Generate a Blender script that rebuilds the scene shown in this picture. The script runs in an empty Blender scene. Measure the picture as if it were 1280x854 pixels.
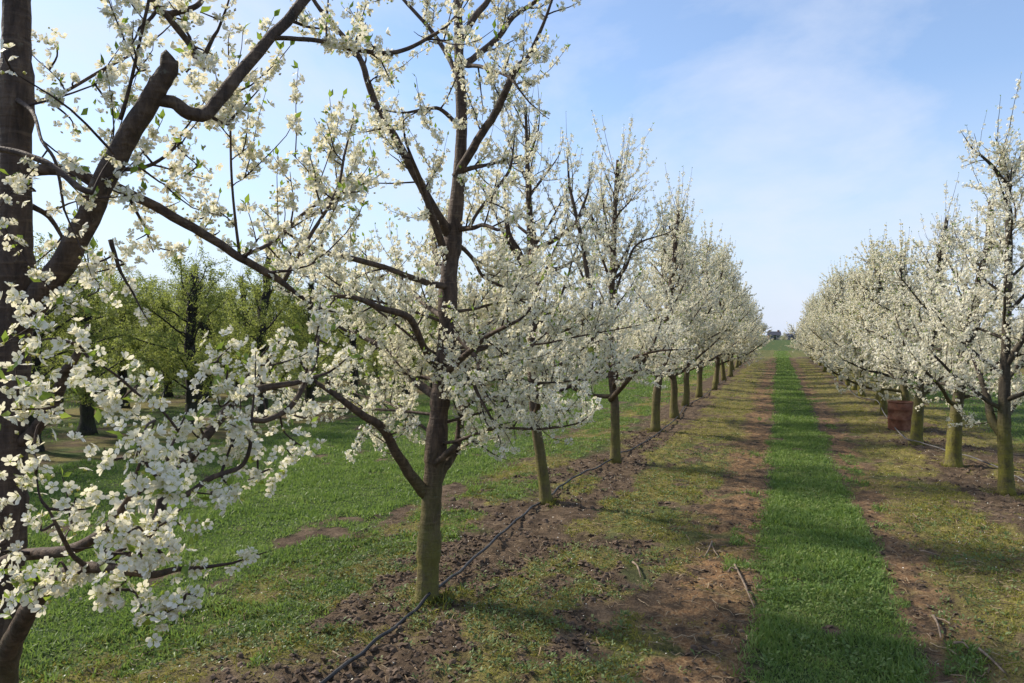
import bpy, math, random
import numpy as np
from mathutils import Vector

R = math.radians
# ------------------------------------------------------------------ camera, world, sun, exposure
scene = bpy.context.scene
COL = scene.collection
F_PX, U0, V0 = 924.0, 640.0, 427.0
CAM_H, YAW, PITCH = 1.60, 19.8, -0.5
cam_d = bpy.data.cameras.new('camera')
cam = bpy.data.objects.new('camera', cam_d)
COL.objects.link(cam)
cam.location = (0, 0, CAM_H)
cam.rotation_euler = (R(90 + PITCH), 0, R(YAW))
cam_d.sensor_width = 36.0
cam_d.lens = 36.0 * F_PX / 1280.0
cam_d.clip_start = 0.05
cam_d.clip_end = 5000
scene.camera = cam

SUN_EL, SUN_ROT = 38.0, 276.0          # sun high on the left
SKY_STRENGTH, SUN_STRENGTH = 0.138, 4.3
scene.view_settings.view_transform = 'Standard'
scene.view_settings.look = 'None'
scene.view_settings.gamma = 1
scene.view_settings.use_curve_mapping = False
scene.view_settings.exposure = 0.68

world = bpy.data.worlds.new('World')
scene.world = world
world.use_nodes = True
wt = world.node_tree
wt.nodes.clear()
def wn(t, **k):
    n = wt.nodes.new(t)
    for a, b in k.items():
        setattr(n, a, b)
    return n
w_out = wn('ShaderNodeOutputWorld')
w_bg = wn('ShaderNodeBackground')
w_bg.inputs['Strength'].default_value = SKY_STRENGTH
w_sky = wn('ShaderNodeTexSky', sky_type='NISHITA', sun_disc=False)
w_sky.sun_elevation = R(SUN_EL)
w_sky.sun_rotation = R(SUN_ROT)
w_sky.air_density = 1.0
w_sky.dust_density = 0.6
w_sky.ozone_density = 4.0
w_tc = wn('ShaderNodeTexCoord')
w_sep = wn('ShaderNodeSeparateXYZ')
wt.links.new(w_tc.outputs['Generated'], w_sep.inputs[0])
# thin cirrus: project the direction on a flat layer, so the veils shrink towards the horizon
w_zc = wn('ShaderNodeMath', operation='ADD'); w_zc.inputs[1].default_value = 0.26
wt.links.new(w_sep.outputs['Z'], w_zc.inputs[0])
w_zm = wn('ShaderNodeMath', operation='MAXIMUM'); w_zm.inputs[1].default_value = 0.06
wt.links.new(w_zc.outputs[0], w_zm.inputs[0])
w_px = wn('ShaderNodeMath', operation='DIVIDE'); w_py = wn('ShaderNodeMath', operation='DIVIDE')
wt.links.new(w_sep.outputs['X'], w_px.inputs[0]); wt.links.new(w_zm.outputs[0], w_px.inputs[1])
wt.links.new(w_sep.outputs['Y'], w_py.inputs[0]); wt.links.new(w_zm.outputs[0], w_py.inputs[1])
w_cmb = wn('ShaderNodeCombineXYZ')
wt.links.new(w_px.outputs[0], w_cmb.inputs[0]); wt.links.new(w_py.outputs[0], w_cmb.inputs[1])
w_map = wn('ShaderNodeMapping')
w_map.inputs['Rotation'].default_value = (0, 0, R(35))
w_map.inputs['Scale'].default_value = (1.0, 0.8, 1)
w_map.inputs['Location'].default_value = (0.3, 2.2, 0)
wt.links.new(w_cmb.outputs[0], w_map.inputs[0])
w_n1 = wn('ShaderNodeTexNoise'); w_n1.inputs['Scale'].default_value = 1.5; w_n1.inputs['Detail'].default_value = 7; w_n1.inputs['Roughness'].default_value = 0.60; w_n1.inputs['Distortion'].default_value = 0.3
wt.links.new(w_map.outputs[0], w_n1.inputs['Vector'])
w_r = wn('ShaderNodeValToRGB')
w_r.color_ramp.elements[0].position = 0.40; w_r.color_ramp.elements[0].color = (0, 0, 0, 1)
w_r.color_ramp.elements[1].position = 0.70; w_r.color_ramp.elements[1].color = (1, 1, 1, 1)
wt.links.new(w_n1.outputs['Fac'], w_r.inputs[0])
w_cf = wn('ShaderNodeMath', operation='MULTIPLY_ADD'); w_cf.inputs[1].default_value = 0.66; w_cf.inputs[2].default_value = 0.12
wt.links.new(w_r.outputs[0], w_cf.inputs[0])
w_mix = wn('ShaderNodeMix', data_type='RGBA')
w_mix.inputs['B'].default_value = (3.7, 4.02, 4.75, 1)
wt.links.new(w_cf.outputs[0], w_mix.inputs['Factor'])
# pale haze of the lowest sky
w_hr = wn('ShaderNodeValToRGB')
w_hr.color_ramp.elements[0].position = 0.0; w_hr.color_ramp.elements[0].color = (1, 1, 1, 1)
w_hr.color_ramp.elements[1].position = 0.30; w_hr.color_ramp.elements[1].color = (0, 0, 0, 1)
wt.links.new(w_sep.outputs['Z'], w_hr.inputs[0])
w_hf = wn('ShaderNodeMath', operation='MULTIPLY'); w_hf.inputs[1].default_value = 0.9
wt.links.new(w_hr.outputs[0], w_hf.inputs[0])
w_hz = wn('ShaderNodeMix', data_type='RGBA'); w_hz.inputs['B'].default_value = (3.05, 3.45, 4.3, 1)
wt.links.new(w_hf.outputs[0], w_hz.inputs['Factor']); wt.links.new(w_sky.outputs[0], w_hz.inputs['A'])
wt.links.new(w_hz.outputs['Result'], w_mix.inputs['A'])
wt.links.new(w_mix.outputs['Result'], w_bg.inputs['Color'])
wt.links.new(w_bg.outputs[0], w_out.inputs['Surface'])

sun_d = bpy.data.lights.new('sun', 'SUN')
sun_d.energy = SUN_STRENGTH
sun_d.angle = R(4.5)      # veiled by thin cirrus: soft shadow edges
sun_d.color = (1.0, 0.91, 0.77)
sun = bpy.data.objects.new('sun', sun_d)
COL.objects.link(sun)
_az, _el = R(SUN_ROT), R(SUN_EL)
SUN_DIR = Vector((math.sin(_az) * math.cos(_el), math.cos(_az) * math.cos(_el), math.sin(_el)))
sun.rotation_euler = SUN_DIR.to_track_quat('Z', 'Y').to_euler()
sun.location = SUN_DIR * 50

scene.cycles.use_denoising = True
scene.cycles.max_bounces = 8
scene.cycles.diffuse_bounces = 3
scene.cycles.transmission_bounces = 4
scene.cycles.transparent_max_bounces = 4
scene.cycles.caustics_reflective = False
scene.cycles.caustics_refractive = False

# ------------------------------------------------------------------ camera-side measuring helper
_cy, _sy = math.cos(R(YAW)), math.sin(R(YAW))
_cp, _sp = math.cos(R(PITCH)), math.sin(R(PITCH))
C_RIGHT = np.array([_cy, _sy, 0.0])
C_FWD = np.array([-_sy * _cp, _cy * _cp, _sp])
C_UP = np.cross(C_RIGHT, C_FWD)
C_POS = np.array([0, 0, CAM_H])
def at(u, v, d):
    """A photograph point at distance d (metres along the view) as a world point."""
    return C_POS + d * (C_FWD + C_RIGHT * (u - U0) / F_PX - C_UP * (v - V0) / F_PX)
def on_ground(u, v, z=0.0):
    ray = C_FWD + C_RIGHT * (u - U0) / F_PX - C_UP * (v - V0) / F_PX
    return C_POS + ray * ((z - CAM_H) / ray[2])
def depth_of(p):
    return float(np.dot(np.asarray(p) - C_POS, C_FWD))

# ------------------------------------------------------------------ numeric helpers
def vnoise(x, y, seed):
    xi = np.floor(x).astype(np.int64); yi = np.floor(y).astype(np.int64)
    xf = x - xi; yf = y - yi
    xf = xf * xf * (3 - 2 * xf); yf = yf * yf * (3 - 2 * yf)
    def h(a, b):
        n = (a * 374761393 + b * 668265263 + seed * 974634777) & 0xffffffff
        n = ((n ^ (n >> 13)) * 1274126177) & 0xffffffff
        n = (n ^ (n >> 16)) & 0xffffff
        return n / float(0xffffff)
    a = h(xi, yi); b = h(xi + 1, yi); c = h(xi, yi + 1); d = h(xi + 1, yi + 1)
    return (a * (1 - xf) + b * xf) * (1 - yf) + (c * (1 - xf) + d * xf) * yf
def fbm(x, y, seed, octv=4, gain=0.5):
    s = np.zeros_like(x, dtype=float); a = 1.0; tot = 0.0
    for i in range(octv):
        s += a * vnoise(x * 2 ** i + 17.3 * i, y * 2 ** i - 9.1 * i, seed + i)
        tot += a; a *= gain
    return s / tot
def smooth(a, b, x):
    t = np.clip((x - a) / (b - a), 0, 1)
    return t * t * (3 - 2 * t)
def norm(v):
    v = np.asarray(v, float)
    return v / (np.linalg.norm(v, axis=-1, keepdims=True) + 1e-12)

class Acc:
    """Collects vertices and faces; build() links them as ONE mesh object."""
    def __init__(self):
        self.v = []; self.n = 0; self.f = {3: [], 4: []}; self.m = {3: [], 4: []}
    def add(self, verts, faces, mat=0):
        verts = np.asarray(verts, float).reshape(-1, 3)
        faces = np.asarray(faces, np.int64)
        k = faces.shape[1]
        self.f[k].append(faces + self.n)
        self.m[k].append(np.full(len(faces), mat, np.int32))
        self.v.append(verts); self.n += len(verts)
    def addf(self, base, faces, mat=0):
        faces = np.asarray(faces, np.int64); k = faces.shape[1]
        self.f[k].append(faces + base); self.m[k].append(np.full(len(faces), mat, np.int32))
    def mesh(self, name, mats, smooth_shade=True):
        me = bpy.data.meshes.new(name)
        V = np.concatenate(self.v) if self.v else np.zeros((0, 3))
        me.vertices.add(len(V)); me.vertices.foreach_set('co', V.astype(np.float32).ravel())
        T = np.concatenate(self.f[3]) if self.f[3] else np.zeros((0, 3), np.int64)
        Q = np.concatenate(self.f[4]) if self.f[4] else np.zeros((0, 4), np.int64)
        mi = np.concatenate([np.concatenate(self.m[k]) for k in (3, 4) if self.m[k]])
        loops = np.concatenate([T.ravel(), Q.ravel()])
        me.loops.add(len(loops)); me.loops.foreach_set('vertex_index', loops.astype(np.int32))
        npoly = len(T) + len(Q)
        me.polygons.add(npoly)
        start = np.concatenate([np.arange(len(T)) * 3, len(T) * 3 + np.arange(len(Q)) * 4])
        me.polygons.foreach_set('loop_start', start.astype(np.int32))
        me.polygons.foreach_set('material_index', mi.astype(np.int32))
        me.polygons.foreach_set('use_smooth', np.full(npoly, bool(smooth_shade)))
        for m in (mats if isinstance(mats, (list, tuple)) else [mats]):
            me.materials.append(m)
        me.update(calc_edges=True)
        me.validate()
        return me
    def build(self, name, mats, parent=None, smooth_shade=True):
        o = bpy.data.objects.new(name, self.mesh(name, mats, smooth_shade))
        COL.objects.link(o)
        if parent is not None:
            o.parent = parent
        return o

def tag(o, label=None, cat=None, group=None, kind=None):
    if label: o['label'] = label
    if cat: o['category'] = cat
    if group: o['group'] = group
    if kind: o['kind'] = kind
    return o
def empty(name, loc, rz=0.0):
    o = bpy.data.objects.new(name, None)
    o.empty_display_size = 0.2
    COL.objects.link(o)
    o.location = loc; o.rotation_euler = (0, 0, rz)
    return o
def copy_tree(src, kids, loc, rz, sc=(1, 1, 1)):
    """A copy of a thing with copies of its parts."""
    c = src.copy(); COL.objects.link(c)
    c.location = loc; c.rotation_euler = (0, 0, rz); c.scale = sc
    for k in kids:
        d = k.copy(); COL.objects.link(d); d.parent = c
    return c

def catmull(P, n):
    """P (m,k) -> smooth polyline of n points per span."""
    P = np.asarray(P, float)
    if len(P) < 3:
        t = np.linspace(0, 1, n + 1)[:, None]
        return P[0] * (1 - t) + P[-1] * t
    Q = np.vstack([2 * P[0] - P[1], P, 2 * P[-1] - P[-2]])
    out = []
    for i in range(len(P) - 1):
        p0, p1, p2, p3 = Q[i], Q[i + 1], Q[i + 2], Q[i + 3]
        t = np.linspace(0, 1, n, endpoint=False)[:, None]
        out.append(0.5 * ((2 * p1) + (-p0 + p2) * t + (2 * p0 - 5 * p1 + 4 * p2 - p3) * t ** 2 + (-p0 + 3 * p1 - 3 * p2 + p3) * t ** 3))
    out.append(P[-1:])
    return np.concatenate(out)

def tube(acc, pts, rad, sides=6, cap=True, mat=0, rough=0.0, rng=None):
    pts = np.asarray(pts, float); rad = np.asarray(rad, float); n = len(pts)
    T = np.gradient(pts, axis=0); T = norm(T)
    ref = np.array([0, 0, 1.0]) if abs(T[0, 2]) < 0.9 else np.array([1.0, 0, 0])
    a = norm(np.cross(T[0], ref))
    A = np.empty((n, 3)); A[0] = a
    for i in range(1, n):
        a = a - T[i] * np.dot(a, T[i]); l = np.linalg.norm(a)
        a = a / l if l > 1e-6 else A[i - 1]
        A[i] = a
    B = np.cross(T, A)
    th = np.linspace(0, 2 * np.pi, sides, endpoint=False)
    rr = rad[:, None] * np.ones((n, sides))
    if rough and rng is not None:
        rr *= 1 + rough * (rng.random((n, sides)) - 0.5) * 2
    V = pts[:, None, :] + rr[..., None] * (np.cos(th)[None, :, None] * A[:, None, :] + np.sin(th)[None, :, None] * B[:, None, :])
    i = np.arange(n - 1)[:, None] * sides; j = np.arange(sides)[None, :]; j2 = (j + 1) % sides
    F = np.stack([i + j, i + j2, i + sides + j2, i + sides + j], -1).reshape(-1, 4)
    base = acc.n
    acc.add(V.reshape(-1, 3), F, mat)
    if cap:
        for (ring, c, flip) in ((0, pts[0], True), (n - 1, pts[-1] + T[-1] * rad[-1] * 0.06, False)):
            cb = acc.n
            tri = []
            for k in range(sides):
                a1 = base + ring * sides + k; b1 = base + ring * sides + (k + 1) % sides
                tri.append((cb, b1, a1) if flip else (cb, a1, b1))
            acc.v.append(np.asarray(c, float).reshape(1, 3)); acc.n += 1
            acc.addf(0, tri, mat)

def frames(nrm, spin):
    """rotation matrices whose columns are x,y,z with z = nrm, spun about it"""
    nrm = norm(nrm)
    ref = np.where(np.abs(nrm[:, 2:3]) < 0.9, np.array([[0, 0, 1.0]]), np.array([[1.0, 0, 0]]))
    x = norm(np.cross(ref, nrm)); y = np.cross(nrm, x)
    c = np.cos(spin)[:, None]; s = np.sin(spin)[:, None]
    return np.stack([x * c + y * s, -x * s + y * c, nrm], -1)
def scatter(acc, tv, tf, pos, rot, scale, mat=0):
    """place a template at many spots: tv (V,3), tf list of (faces, mat)"""
    if len(pos) == 0: return
    V = np.einsum('nij,vj->nvi', rot, tv) * np.asarray(scale).reshape(-1, 1, 1) + pos[:, None, :]
    N, k = len(pos), len(tv)
    base = acc.n
    off = (np.arange(N) * k)[:, None, None]
    for faces, m in tf:
        f = (np.asarray(faces)[None] + off).reshape(-1, np.asarray(faces).shape[1]) + base
        acc.f[f.shape[1]].append(f); acc.m[f.shape[1]].append(np.full(len(f), m, np.int32))
    acc.v.append(V.reshape(-1, 3)); acc.n += N * k

# ------------------------------------------------------------------ materials
def new_mat(name):
    m = bpy.data.materials.new(name); m.use_nodes = True
    nt = m.node_tree; nt.nodes.clear()
    return m, nt
def N(nt, t, ins=None, **k):
    n = nt.nodes.new(t)
    for a, b in k.items(): setattr(n, a, b)
    for a, b in (ins or {}).items(): n.inputs[a].default_value = b
    return n
def L(nt, a, b): nt.links.new(a, b)
def ramp(nt, src, stops, interp='LINEAR'):
    r = N(nt, 'ShaderNodeValToRGB'); cr = r.color_ramp; cr.interpolation = interp
    while len(cr.elements) < len(stops): cr.elements.new(0.5)
    for e, (p, c) in zip(cr.elements, stops):
        e.position = p; e.color = (*c, 1) if len(c) == 3 else c
    L(nt, src, r.inputs[0]); return r.outputs[0]
def mixc(nt, fac, a, b, mode='MIX'):
    n = N(nt, 'ShaderNodeMix', data_type='RGBA', blend_type=mode)
    if isinstance(fac, (int, float)): n.inputs['Factor'].default_value = fac
    else: L(nt, fac, n.inputs['Factor'])
    for k, x in (('A', a), ('B', b)):
        if isinstance(x, tuple): n.inputs[k].default_value = (*x, 1)
        else: L(nt, x, n.inputs[k])
    return n.outputs['Result']
def noise(nt, vec, scale, detail=4, rough=0.55, dist=0.0):
    n = N(nt, 'ShaderNodeTexNoise', {'Scale': scale, 'Detail': detail, 'Roughness': rough, 'Distortion': dist})
    if vec is not None: L(nt, vec, n.inputs['Vector'])
    return n.outputs['Fac']
def math_(nt, op, a, b, clamp=False):
    n = N(nt, 'ShaderNodeMath', operation=op, use_clamp=clamp)
    for i, x in enumerate((a, b)):
        if isinstance(x, (int, float)): n.inputs[i].default_value = x
        else: L(nt, x, n.inputs[i])
    return n.outputs[0]
def finish(nt, surf):
    o = N(nt, 'ShaderNodeOutputMaterial'); L(nt, surf, o.inputs['Surface'])

def thin_mat(name, cols, trans_col, trans=0.4, rough=0.6, spec=0.25, nscale=6.0):
    """petals, leaves and blades: a diffuse/gloss front that lets light through"""
    m, nt = new_mat(name)
    g = N(nt, 'ShaderNodeNewGeometry')
    oi = N(nt, 'ShaderNodeObjectInfo')
    tc = N(nt, 'ShaderNodeTexCoord')
    n1 = noise(nt, tc.outputs['Object'], nscale, 2)
    f = math_(nt, 'ADD', math_(nt, 'MULTIPLY', g.outputs['Random Per Island'], 0.55), math_(nt, 'SUBTRACT', math_(nt, 'MULTIPLY', n1, 1.0), 0.25))
    k = len(cols) - 1
    c = ramp(nt, f, [(0.08 + 0.84 * i / k, x) for i, x in enumerate(cols)])
    b = N(nt, 'ShaderNodeBsdfPrincipled', {'Roughness': rough, 'Specular IOR Level': spec})
    L(nt, c, b.inputs['Base Color'])
    t = N(nt, 'ShaderNodeBsdfTranslucent')
    L(nt, mixc(nt, 0.6, c, trans_col), t.inputs['Color'])
    mx = N(nt, 'ShaderNodeMixShader', {'Fac': trans})
    L(nt, b.outputs[0], mx.inputs[1]); L(nt, t.outputs[0], mx.inputs[2])
    finish(nt, mx.outputs[0]); return m

def bark_mat(name, dark, mid, light, moss, moss_lo=0.0, moss_hi=0.9, moss_amt=0.5, bump=0.5):
    m, nt = new_mat(name)
    tc = N(nt, 'ShaderNodeTexCoord')
    mp = N(nt, 'ShaderNodeMapping'); mp.inputs['Scale'].default_value = (1, 1, 0.22)
    L(nt, tc.outputs['Object'], mp.inputs[0])
    n1 = noise(nt, mp.outputs[0], 38, 6, 0.65, 0.4)
    n2 = noise(nt, tc.outputs['Object'], 9, 4)
    n3 = noise(nt, tc.outputs['Object'], 60, 3)
    c = ramp(nt, n1, [(0.3, dark), (0.52, mid), (0.75, light)])
    mp2 = N(nt, 'ShaderNodeMapping'); mp2.inputs['Scale'].default_value = (0.35, 0.35, 3)
    L(nt, tc.outputs['Object'], mp2.inputs[0])
    band = noise(nt, mp2.outputs[0], 26, 3)                        # plum bark: horizontal lenticel bands
    c = mixc(nt, ramp(nt, band, [(0.56, (0, 0, 0)), (0.68, (0.5, 0.5, 0.5))]), c, light)
    sx = N(nt, 'ShaderNodeSeparateXYZ'); L(nt, tc.outputs['Object'], sx.inputs[0])
    h = N(nt, 'ShaderNodeMapRange', {'From Min': moss_lo, 'From Max': moss_hi, 'To Min': 1.0, 'To Max': 0.0}); L(nt, sx.outputs['Z'], h.inputs['Value'])
    mk = math_(nt, 'MULTIPLY', h.outputs[0], ramp(nt, math_(nt, 'ADD', math_(nt, 'MULTIPLY', n2, 0.7), math_(nt, 'MULTIPLY', n3, 0.3)), [(0.5 - 0.28 * moss_amt, (0, 0, 0)), (0.72 - 0.2 * moss_amt, (1, 1, 1))]))
    c = mixc(nt, math_(nt, 'MULTIPLY', mk, 0.85), c, moss)
    lich = ramp(nt, noise(nt, tc.outputs['Object'], 30, 5, 0.7), [(0.62, (0, 0, 0)), (0.72, (0.6, 0.6, 0.6))])
    c = mixc(nt, lich, c, (0.16, 0.16, 0.12))
    b = N(nt, 'ShaderNodeBsdfPrincipled', {'Roughness': 0.75, 'Specular IOR Level': 0.25})
    L(nt, c, b.inputs['Base Color'])
    bp = N(nt, 'ShaderNodeBump', {'Strength': min(1.0, bump * 1.8), 'Distance': 0.012}); L(nt, math_(nt, 'ADD', math_(nt, 'ADD', n1, math_(nt, 'MULTIPLY', band, 0.5)), math_(nt, 'MULTIPLY', n3, 0.4)), bp.inputs['Height'])
    L(nt, bp.outputs[0], b.inputs['Normal'])
    finish(nt, b.outputs[0]); return m

def plain_mat(name, cols, scale=8.0, rough=0.8, metal=0.0, bump=0.0, stretch=None, spec=0.3):
    m, nt = new_mat(name)
    tc = N(nt, 'ShaderNodeTexCoord'); vec = tc.outputs['Object']
    if stretch:
        mp = N(nt, 'ShaderNodeMapping'); mp.inputs['Scale'].default_value = stretch; L(nt, vec, mp.inputs[0]); vec = mp.outputs[0]
    n1 = noise(nt, vec, scale, 5, 0.6)
    k = len(cols) - 1
    c = ramp(nt, n1, [(0.3 + 0.4 * i / k, x) for i, x in enumerate(cols)])
    b = N(nt, 'ShaderNodeBsdfPrincipled', {'Roughness': rough, 'Metallic': metal, 'Specular IOR Level': spec})
    L(nt, c, b.inputs['Base Color'])
    if bump:
        bp = N(nt, 'ShaderNodeBump', {'Strength': bump, 'Distance': 0.01}); L(nt, n1, bp.inputs['Height']); L(nt, bp.outputs[0], b.inputs['Normal'])
    finish(nt, b.outputs[0]); return m

M_PETAL = thin_mat('petal_white', [(0.76, 0.73, 0.57), (0.83, 0.80, 0.69), (0.87, 0.85, 0.79)], (0.88, 0.81, 0.54), 0.40, 0.6, 0.15)
M_HEART = thin_mat('flower_heart', [(0.30, 0.36, 0.06), (0.48, 0.46, 0.10), (0.62, 0.52, 0.12)], (0.5, 0.55, 0.1), 0.2)
M_LEAF = thin_mat('fresh_leaf', [(0.10, 0.17, 0.025), (0.17, 0.25, 0.04), (0.26, 0.32, 0.06)], (0.34, 0.46, 0.05), 0.45, 0.45, 0.4)
M_GLEAF = thin_mat('orchard_leaf', [(0.095, 0.13, 0.03), (0.165, 0.205, 0.05), (0.26, 0.29, 0.08)], (0.40, 0.45, 0.10), 0.52, 0.5, 0.35, 3.0)
M_BARK = bark_mat('plum_bark', (0.028, 0.020, 0.016), (0.078, 0.053, 0.039), (0.16, 0.112, 0.076), (0.135, 0.125, 0.026), 0.2, 0.95, 0.85)
M_BARK_R = bark_mat('mossy_plum_bark', (0.022, 0.017, 0.013), (0.052, 0.042, 0.03), (0.10, 0.08, 0.055), (0.18, 0.165, 0.02), 0.3, 1.0, 0.65)
M_TWIG = bark_mat('twig_bark', (0.022, 0.014, 0.012), (0.05, 0.033, 0.027), (0.09, 0.062, 0.05), (0.06, 0.055, 0.03), -2, -1, 0.0, 0.2)
M_GBARK = bark_mat('old_bark', (0.010, 0.009, 0.008), (0.026, 0.023, 0.019), (0.06, 0.053, 0.042), (0.05, 0.055, 0.02), 0.1, 1.0, 0.3, 0.9)
M_GRASS = thin_mat('grass_blade', [(0.045, 0.085, 0.020), (0.095, 0.165, 0.036), (0.16, 0.235, 0.058), (0.27, 0.29, 0.11)], (0.26, 0.38, 0.07), 0.38, 0.5, 0.3, 1.7)
M_MOSS = thin_mat('moss_tuft', [(0.085, 0.105, 0.022), (0.18, 0.185, 0.038), (0.31, 0.26, 0.065)], (0.36, 0.34, 0.07), 0.30, 0.8, 0.1, 2.5)
M_WEED = thin_mat('weed_leaf', [(0.06, 0.10, 0.032), (0.105, 0.155, 0.05), (0.19, 0.23, 0.085)], (0.18, 0.26, 0.06), 0.3, 0.6, 0.3, 2.5)
M_DRY = thin_mat('dead_stalk', [(0.11, 0.075, 0.045), (0.22, 0.16, 0.10), (0.34, 0.27, 0.18)], (0.3, 0.22, 0.12), 0.1, 0.8, 0.1)
M_CLOD = plain_mat('soil_clod', [(0.04, 0.027, 0.018), (0.085, 0.058, 0.040), (0.15, 0.108, 0.076)], 14, 0.95, 0, 0.6)
M_DEADWOOD = plain_mat('dead_wood', [(0.07, 0.052, 0.038), (0.15, 0.112, 0.08), (0.26, 0.20, 0.15)], 20, 0.85, 0, 0.4)
M_HOSE = plain_mat('black_hose', [(0.012, 0.012, 0.013), (0.025, 0.024, 0.025), (0.085, 0.07, 0.055)], 9, 0.5, 0, 0.1, None, 0.4)
M_HOSE_G = plain_mat('dusty_hose', [(0.05, 0.046, 0.046), (0.085, 0.078, 0.078), (0.13, 0.118, 0.112)], 12, 0.6, 0, 0.1, None, 0.4)

# ------------------------------------------------------------------ the ground: one sheet to the horizon
ROW_L, ROW_R = -1.95, 2.05
GREEN_1, GREEN_2 = -9.6, -13.8
def wobble(y, seed):
    return 0.30 * (fbm(y * 0.35, y * 0 + 3.3, seed, 3) - 0.5) + 0.16 * (fbm(y * 1.7, y * 0 + 8.8, seed + 9, 3) - 0.5)
def zones(x, y):
    """grass, moss, dryness amounts (0..1) at ground points, before the speckle"""
    def band(a, b, soft, sa=1, sb=2):
        xa = x + (wobble(y, sa) + 0.30 * (fbm(x * 2.2, y * 2.2, 200 + sa, 3) - 0.5)) * min(1, soft * 7); xb = x + (wobble(y, sb) + 0.30 * (fbm(x * 2.2, y * 2.2, 220 + sb, 3) - 0.5)) * min(1, soft * 7)
        return smooth(a - soft, a + soft, xa) * (1 - smooth(b - soft, b + soft, xb))
    n = fbm(x * 1.1, y * 0.8, 40, 4)
    n2 = fbm(x * 3.1, y * 2.5, 50, 4)
    g = band(-0.10, 0.68, 0.075, 1, 2)
    g = np.maximum(g, band(-7.9, -3.2, 0.30, 3, 4))
    g = np.maximum(g, band(-3.7, -2.35, 0.25, 7, 8) * smooth(0.47, 0.60, fbm(x * 2.3, y * 2.0, 64, 3)) * 0.95)
    g = np.maximum(g, band(-1.4, 1.5, 0.25, 7, 8) * smooth(0.64, 0.72, fbm(x * 3.3, y * 2.6, 66, 3)) * 0.6)
    g = np.maximum(g, band(-12.9, -10.3, 0.4, 3, 4) * 0.9)
    g = np.maximum(g, band(-17.4, -14.5, 0.4, 3, 4) * 0.9)
    g = np.maximum(g, band(-60, -15.3, 0.6, 3, 4) * 0.9)
    g = np.maximum(g, band(3.45, 9.2, 0.3, 5, 6))
    g = np.maximum(g, band(11.6, 60, 0.3, 5, 6))
    beyond = smooth(55.5, 58.5, y)
    g = np.maximum(g * (1 - beyond * (np.abs(x - .28) > .9)), smooth(74, 84, y + 10 * (fbm(x * .3, y * .1, 301, 2) - .5)))
    g = np.maximum(g, band(-10.6, -8.0, 0.3, 3, 4) * smooth(0.44, 0.54, n))
    g = np.maximum(g, beyond * 0.5)
    far = beyond
    mo = np.maximum(band(-1.55, -0.50, 0.18) * 0.80, band(0.98, 1.80, 0.2) * 0.78)
    mo = np.maximum(mo, band(-3.2, -2.45, 0.25) * 0.8)
    mo = np.maximum(mo, band(2.45, 3.6, 0.25) * 0.7)
    mo = np.maximum(mo, band(1.6, 2.6, 0.2) * 0.45)
    mo = np.maximum(mo, band(-2.6, -1.4, 0.2) * 0.08)
    mo = np.maximum(mo, 0.7 * (np.abs(x) > 7))
    mo = np.maximum(mo, far * 1.3)
    mo = np.maximum(mo, band(-0.65, -0.05, 0.1) * 0.2)
    n3 = fbm(x * 9, y * 8, 57, 3)
    mo = smooth(0.30, 0.62, (n * 0.9 + n2 * 0.9 + n3 * 0.7) - 1.25 + mo * 0.70 + 0.13)
    mo = mo * smooth(2.2, 4.6, y + 1.2 * (n - 0.5) * 4 + 2.6 * (x > -1.35) + 2 * (x < -2.3)) ** 0.5
    dr = np.maximum(band(-0.62, -0.10, 0.12), band(0.70, 1.05, 0.12) * 0.8)
    g = g * smooth(0.27, 0.43, n2 + (g > 0.95) * 0.07 + 0.03 - 0.9 * (x < -2.2) * np.clip(0.47 - n, 0, 1))
    mo = mo * (1 - 0.6 * np.clip(dr, 0, 1) * (y < 55))
    return np.clip(g, 0, 1), np.clip(mo, 0, 1), np.clip(dr, 0, 1)
def gz(x, y):
    """ground height"""
    x = np.asarray(x, float); y = np.asarray(y, float)
    r = np.hypot(x, y)
    fade = 1 - smooth(14, 40, r)
    soil = np.maximum(smooth(1.3, 0.2, np.abs(x - ROW_L)), smooth(1.2, 0.2, np.abs(x - ROW_R)))
    z = 0.05 * soil * 0.8
    z += 0.05 * (fbm(x * 0.7, y * 0.5, 70, 3) - 0.5)
    rough = 0.35 + 0.65 * soil
    rough = np.maximum(rough, 0.75 * (np.abs(x) < 3.4) * (np.abs(x - 0.28) > 0.45))
    z += fade * rough * 0.066 * (fbm(x * 7, y * 7, 80, 4, 0.55) - 0.5)
    z += fade * rough * 0.036 * (np.abs(fbm(x * 17, y * 17, 90, 3) - 0.5) * 2 - 0.4)
    return z - 0.02
def axis(lo, hi, step, far_lo, far_hi, grow=1.13):
    mid = np.arange(lo, hi, step)
    a = []; p, s = hi, step
    while p < far_hi:
        s *= grow; a.append(p); p += s
    a.append(far_hi)
    b = []; p, s = lo, step
    while p > far_lo:
        s *= grow; p -= s; b.append(max(p, far_lo))
    return np.unique(np.concatenate([b[::-1], mid, a]))
gx = axis(-5.2, 3.6, 0.026, -1500, 1500, 1.06)
gy = axis(1.2, 11.0, 0.028, -300, 3000, 1.04)
GX, GY = np.meshgrid(gx, gy)
GZ = gz(GX, GY)
g_a, m_a, d_a = zones(GX, GY)
acc = Acc()
nx, ny = len(gx), len(gy)
ii = (np.arange(ny - 1)[:, None] * nx + np.arange(nx - 1)[None, :])
acc.add(np.stack([GX, GY, GZ], -1).reshape(-1, 3), np.stack([ii, ii + 1, ii + nx + 1, ii + nx], -1).reshape(-1, 4))
m, nt = new_mat('orchard_ground')
tc = N(nt, 'ShaderNodeTexCoord')
def attr(nm):
    a = N(nt, 'ShaderNodeAttribute'); a.attribute_name = nm; return a.outputs['Fac']
obj_v = tc.outputs['Object']
n_f = noise(nt, obj_v, 55, 5, 0.7)
n_m = noise(nt, obj_v, 7, 5, 0.62)
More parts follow.
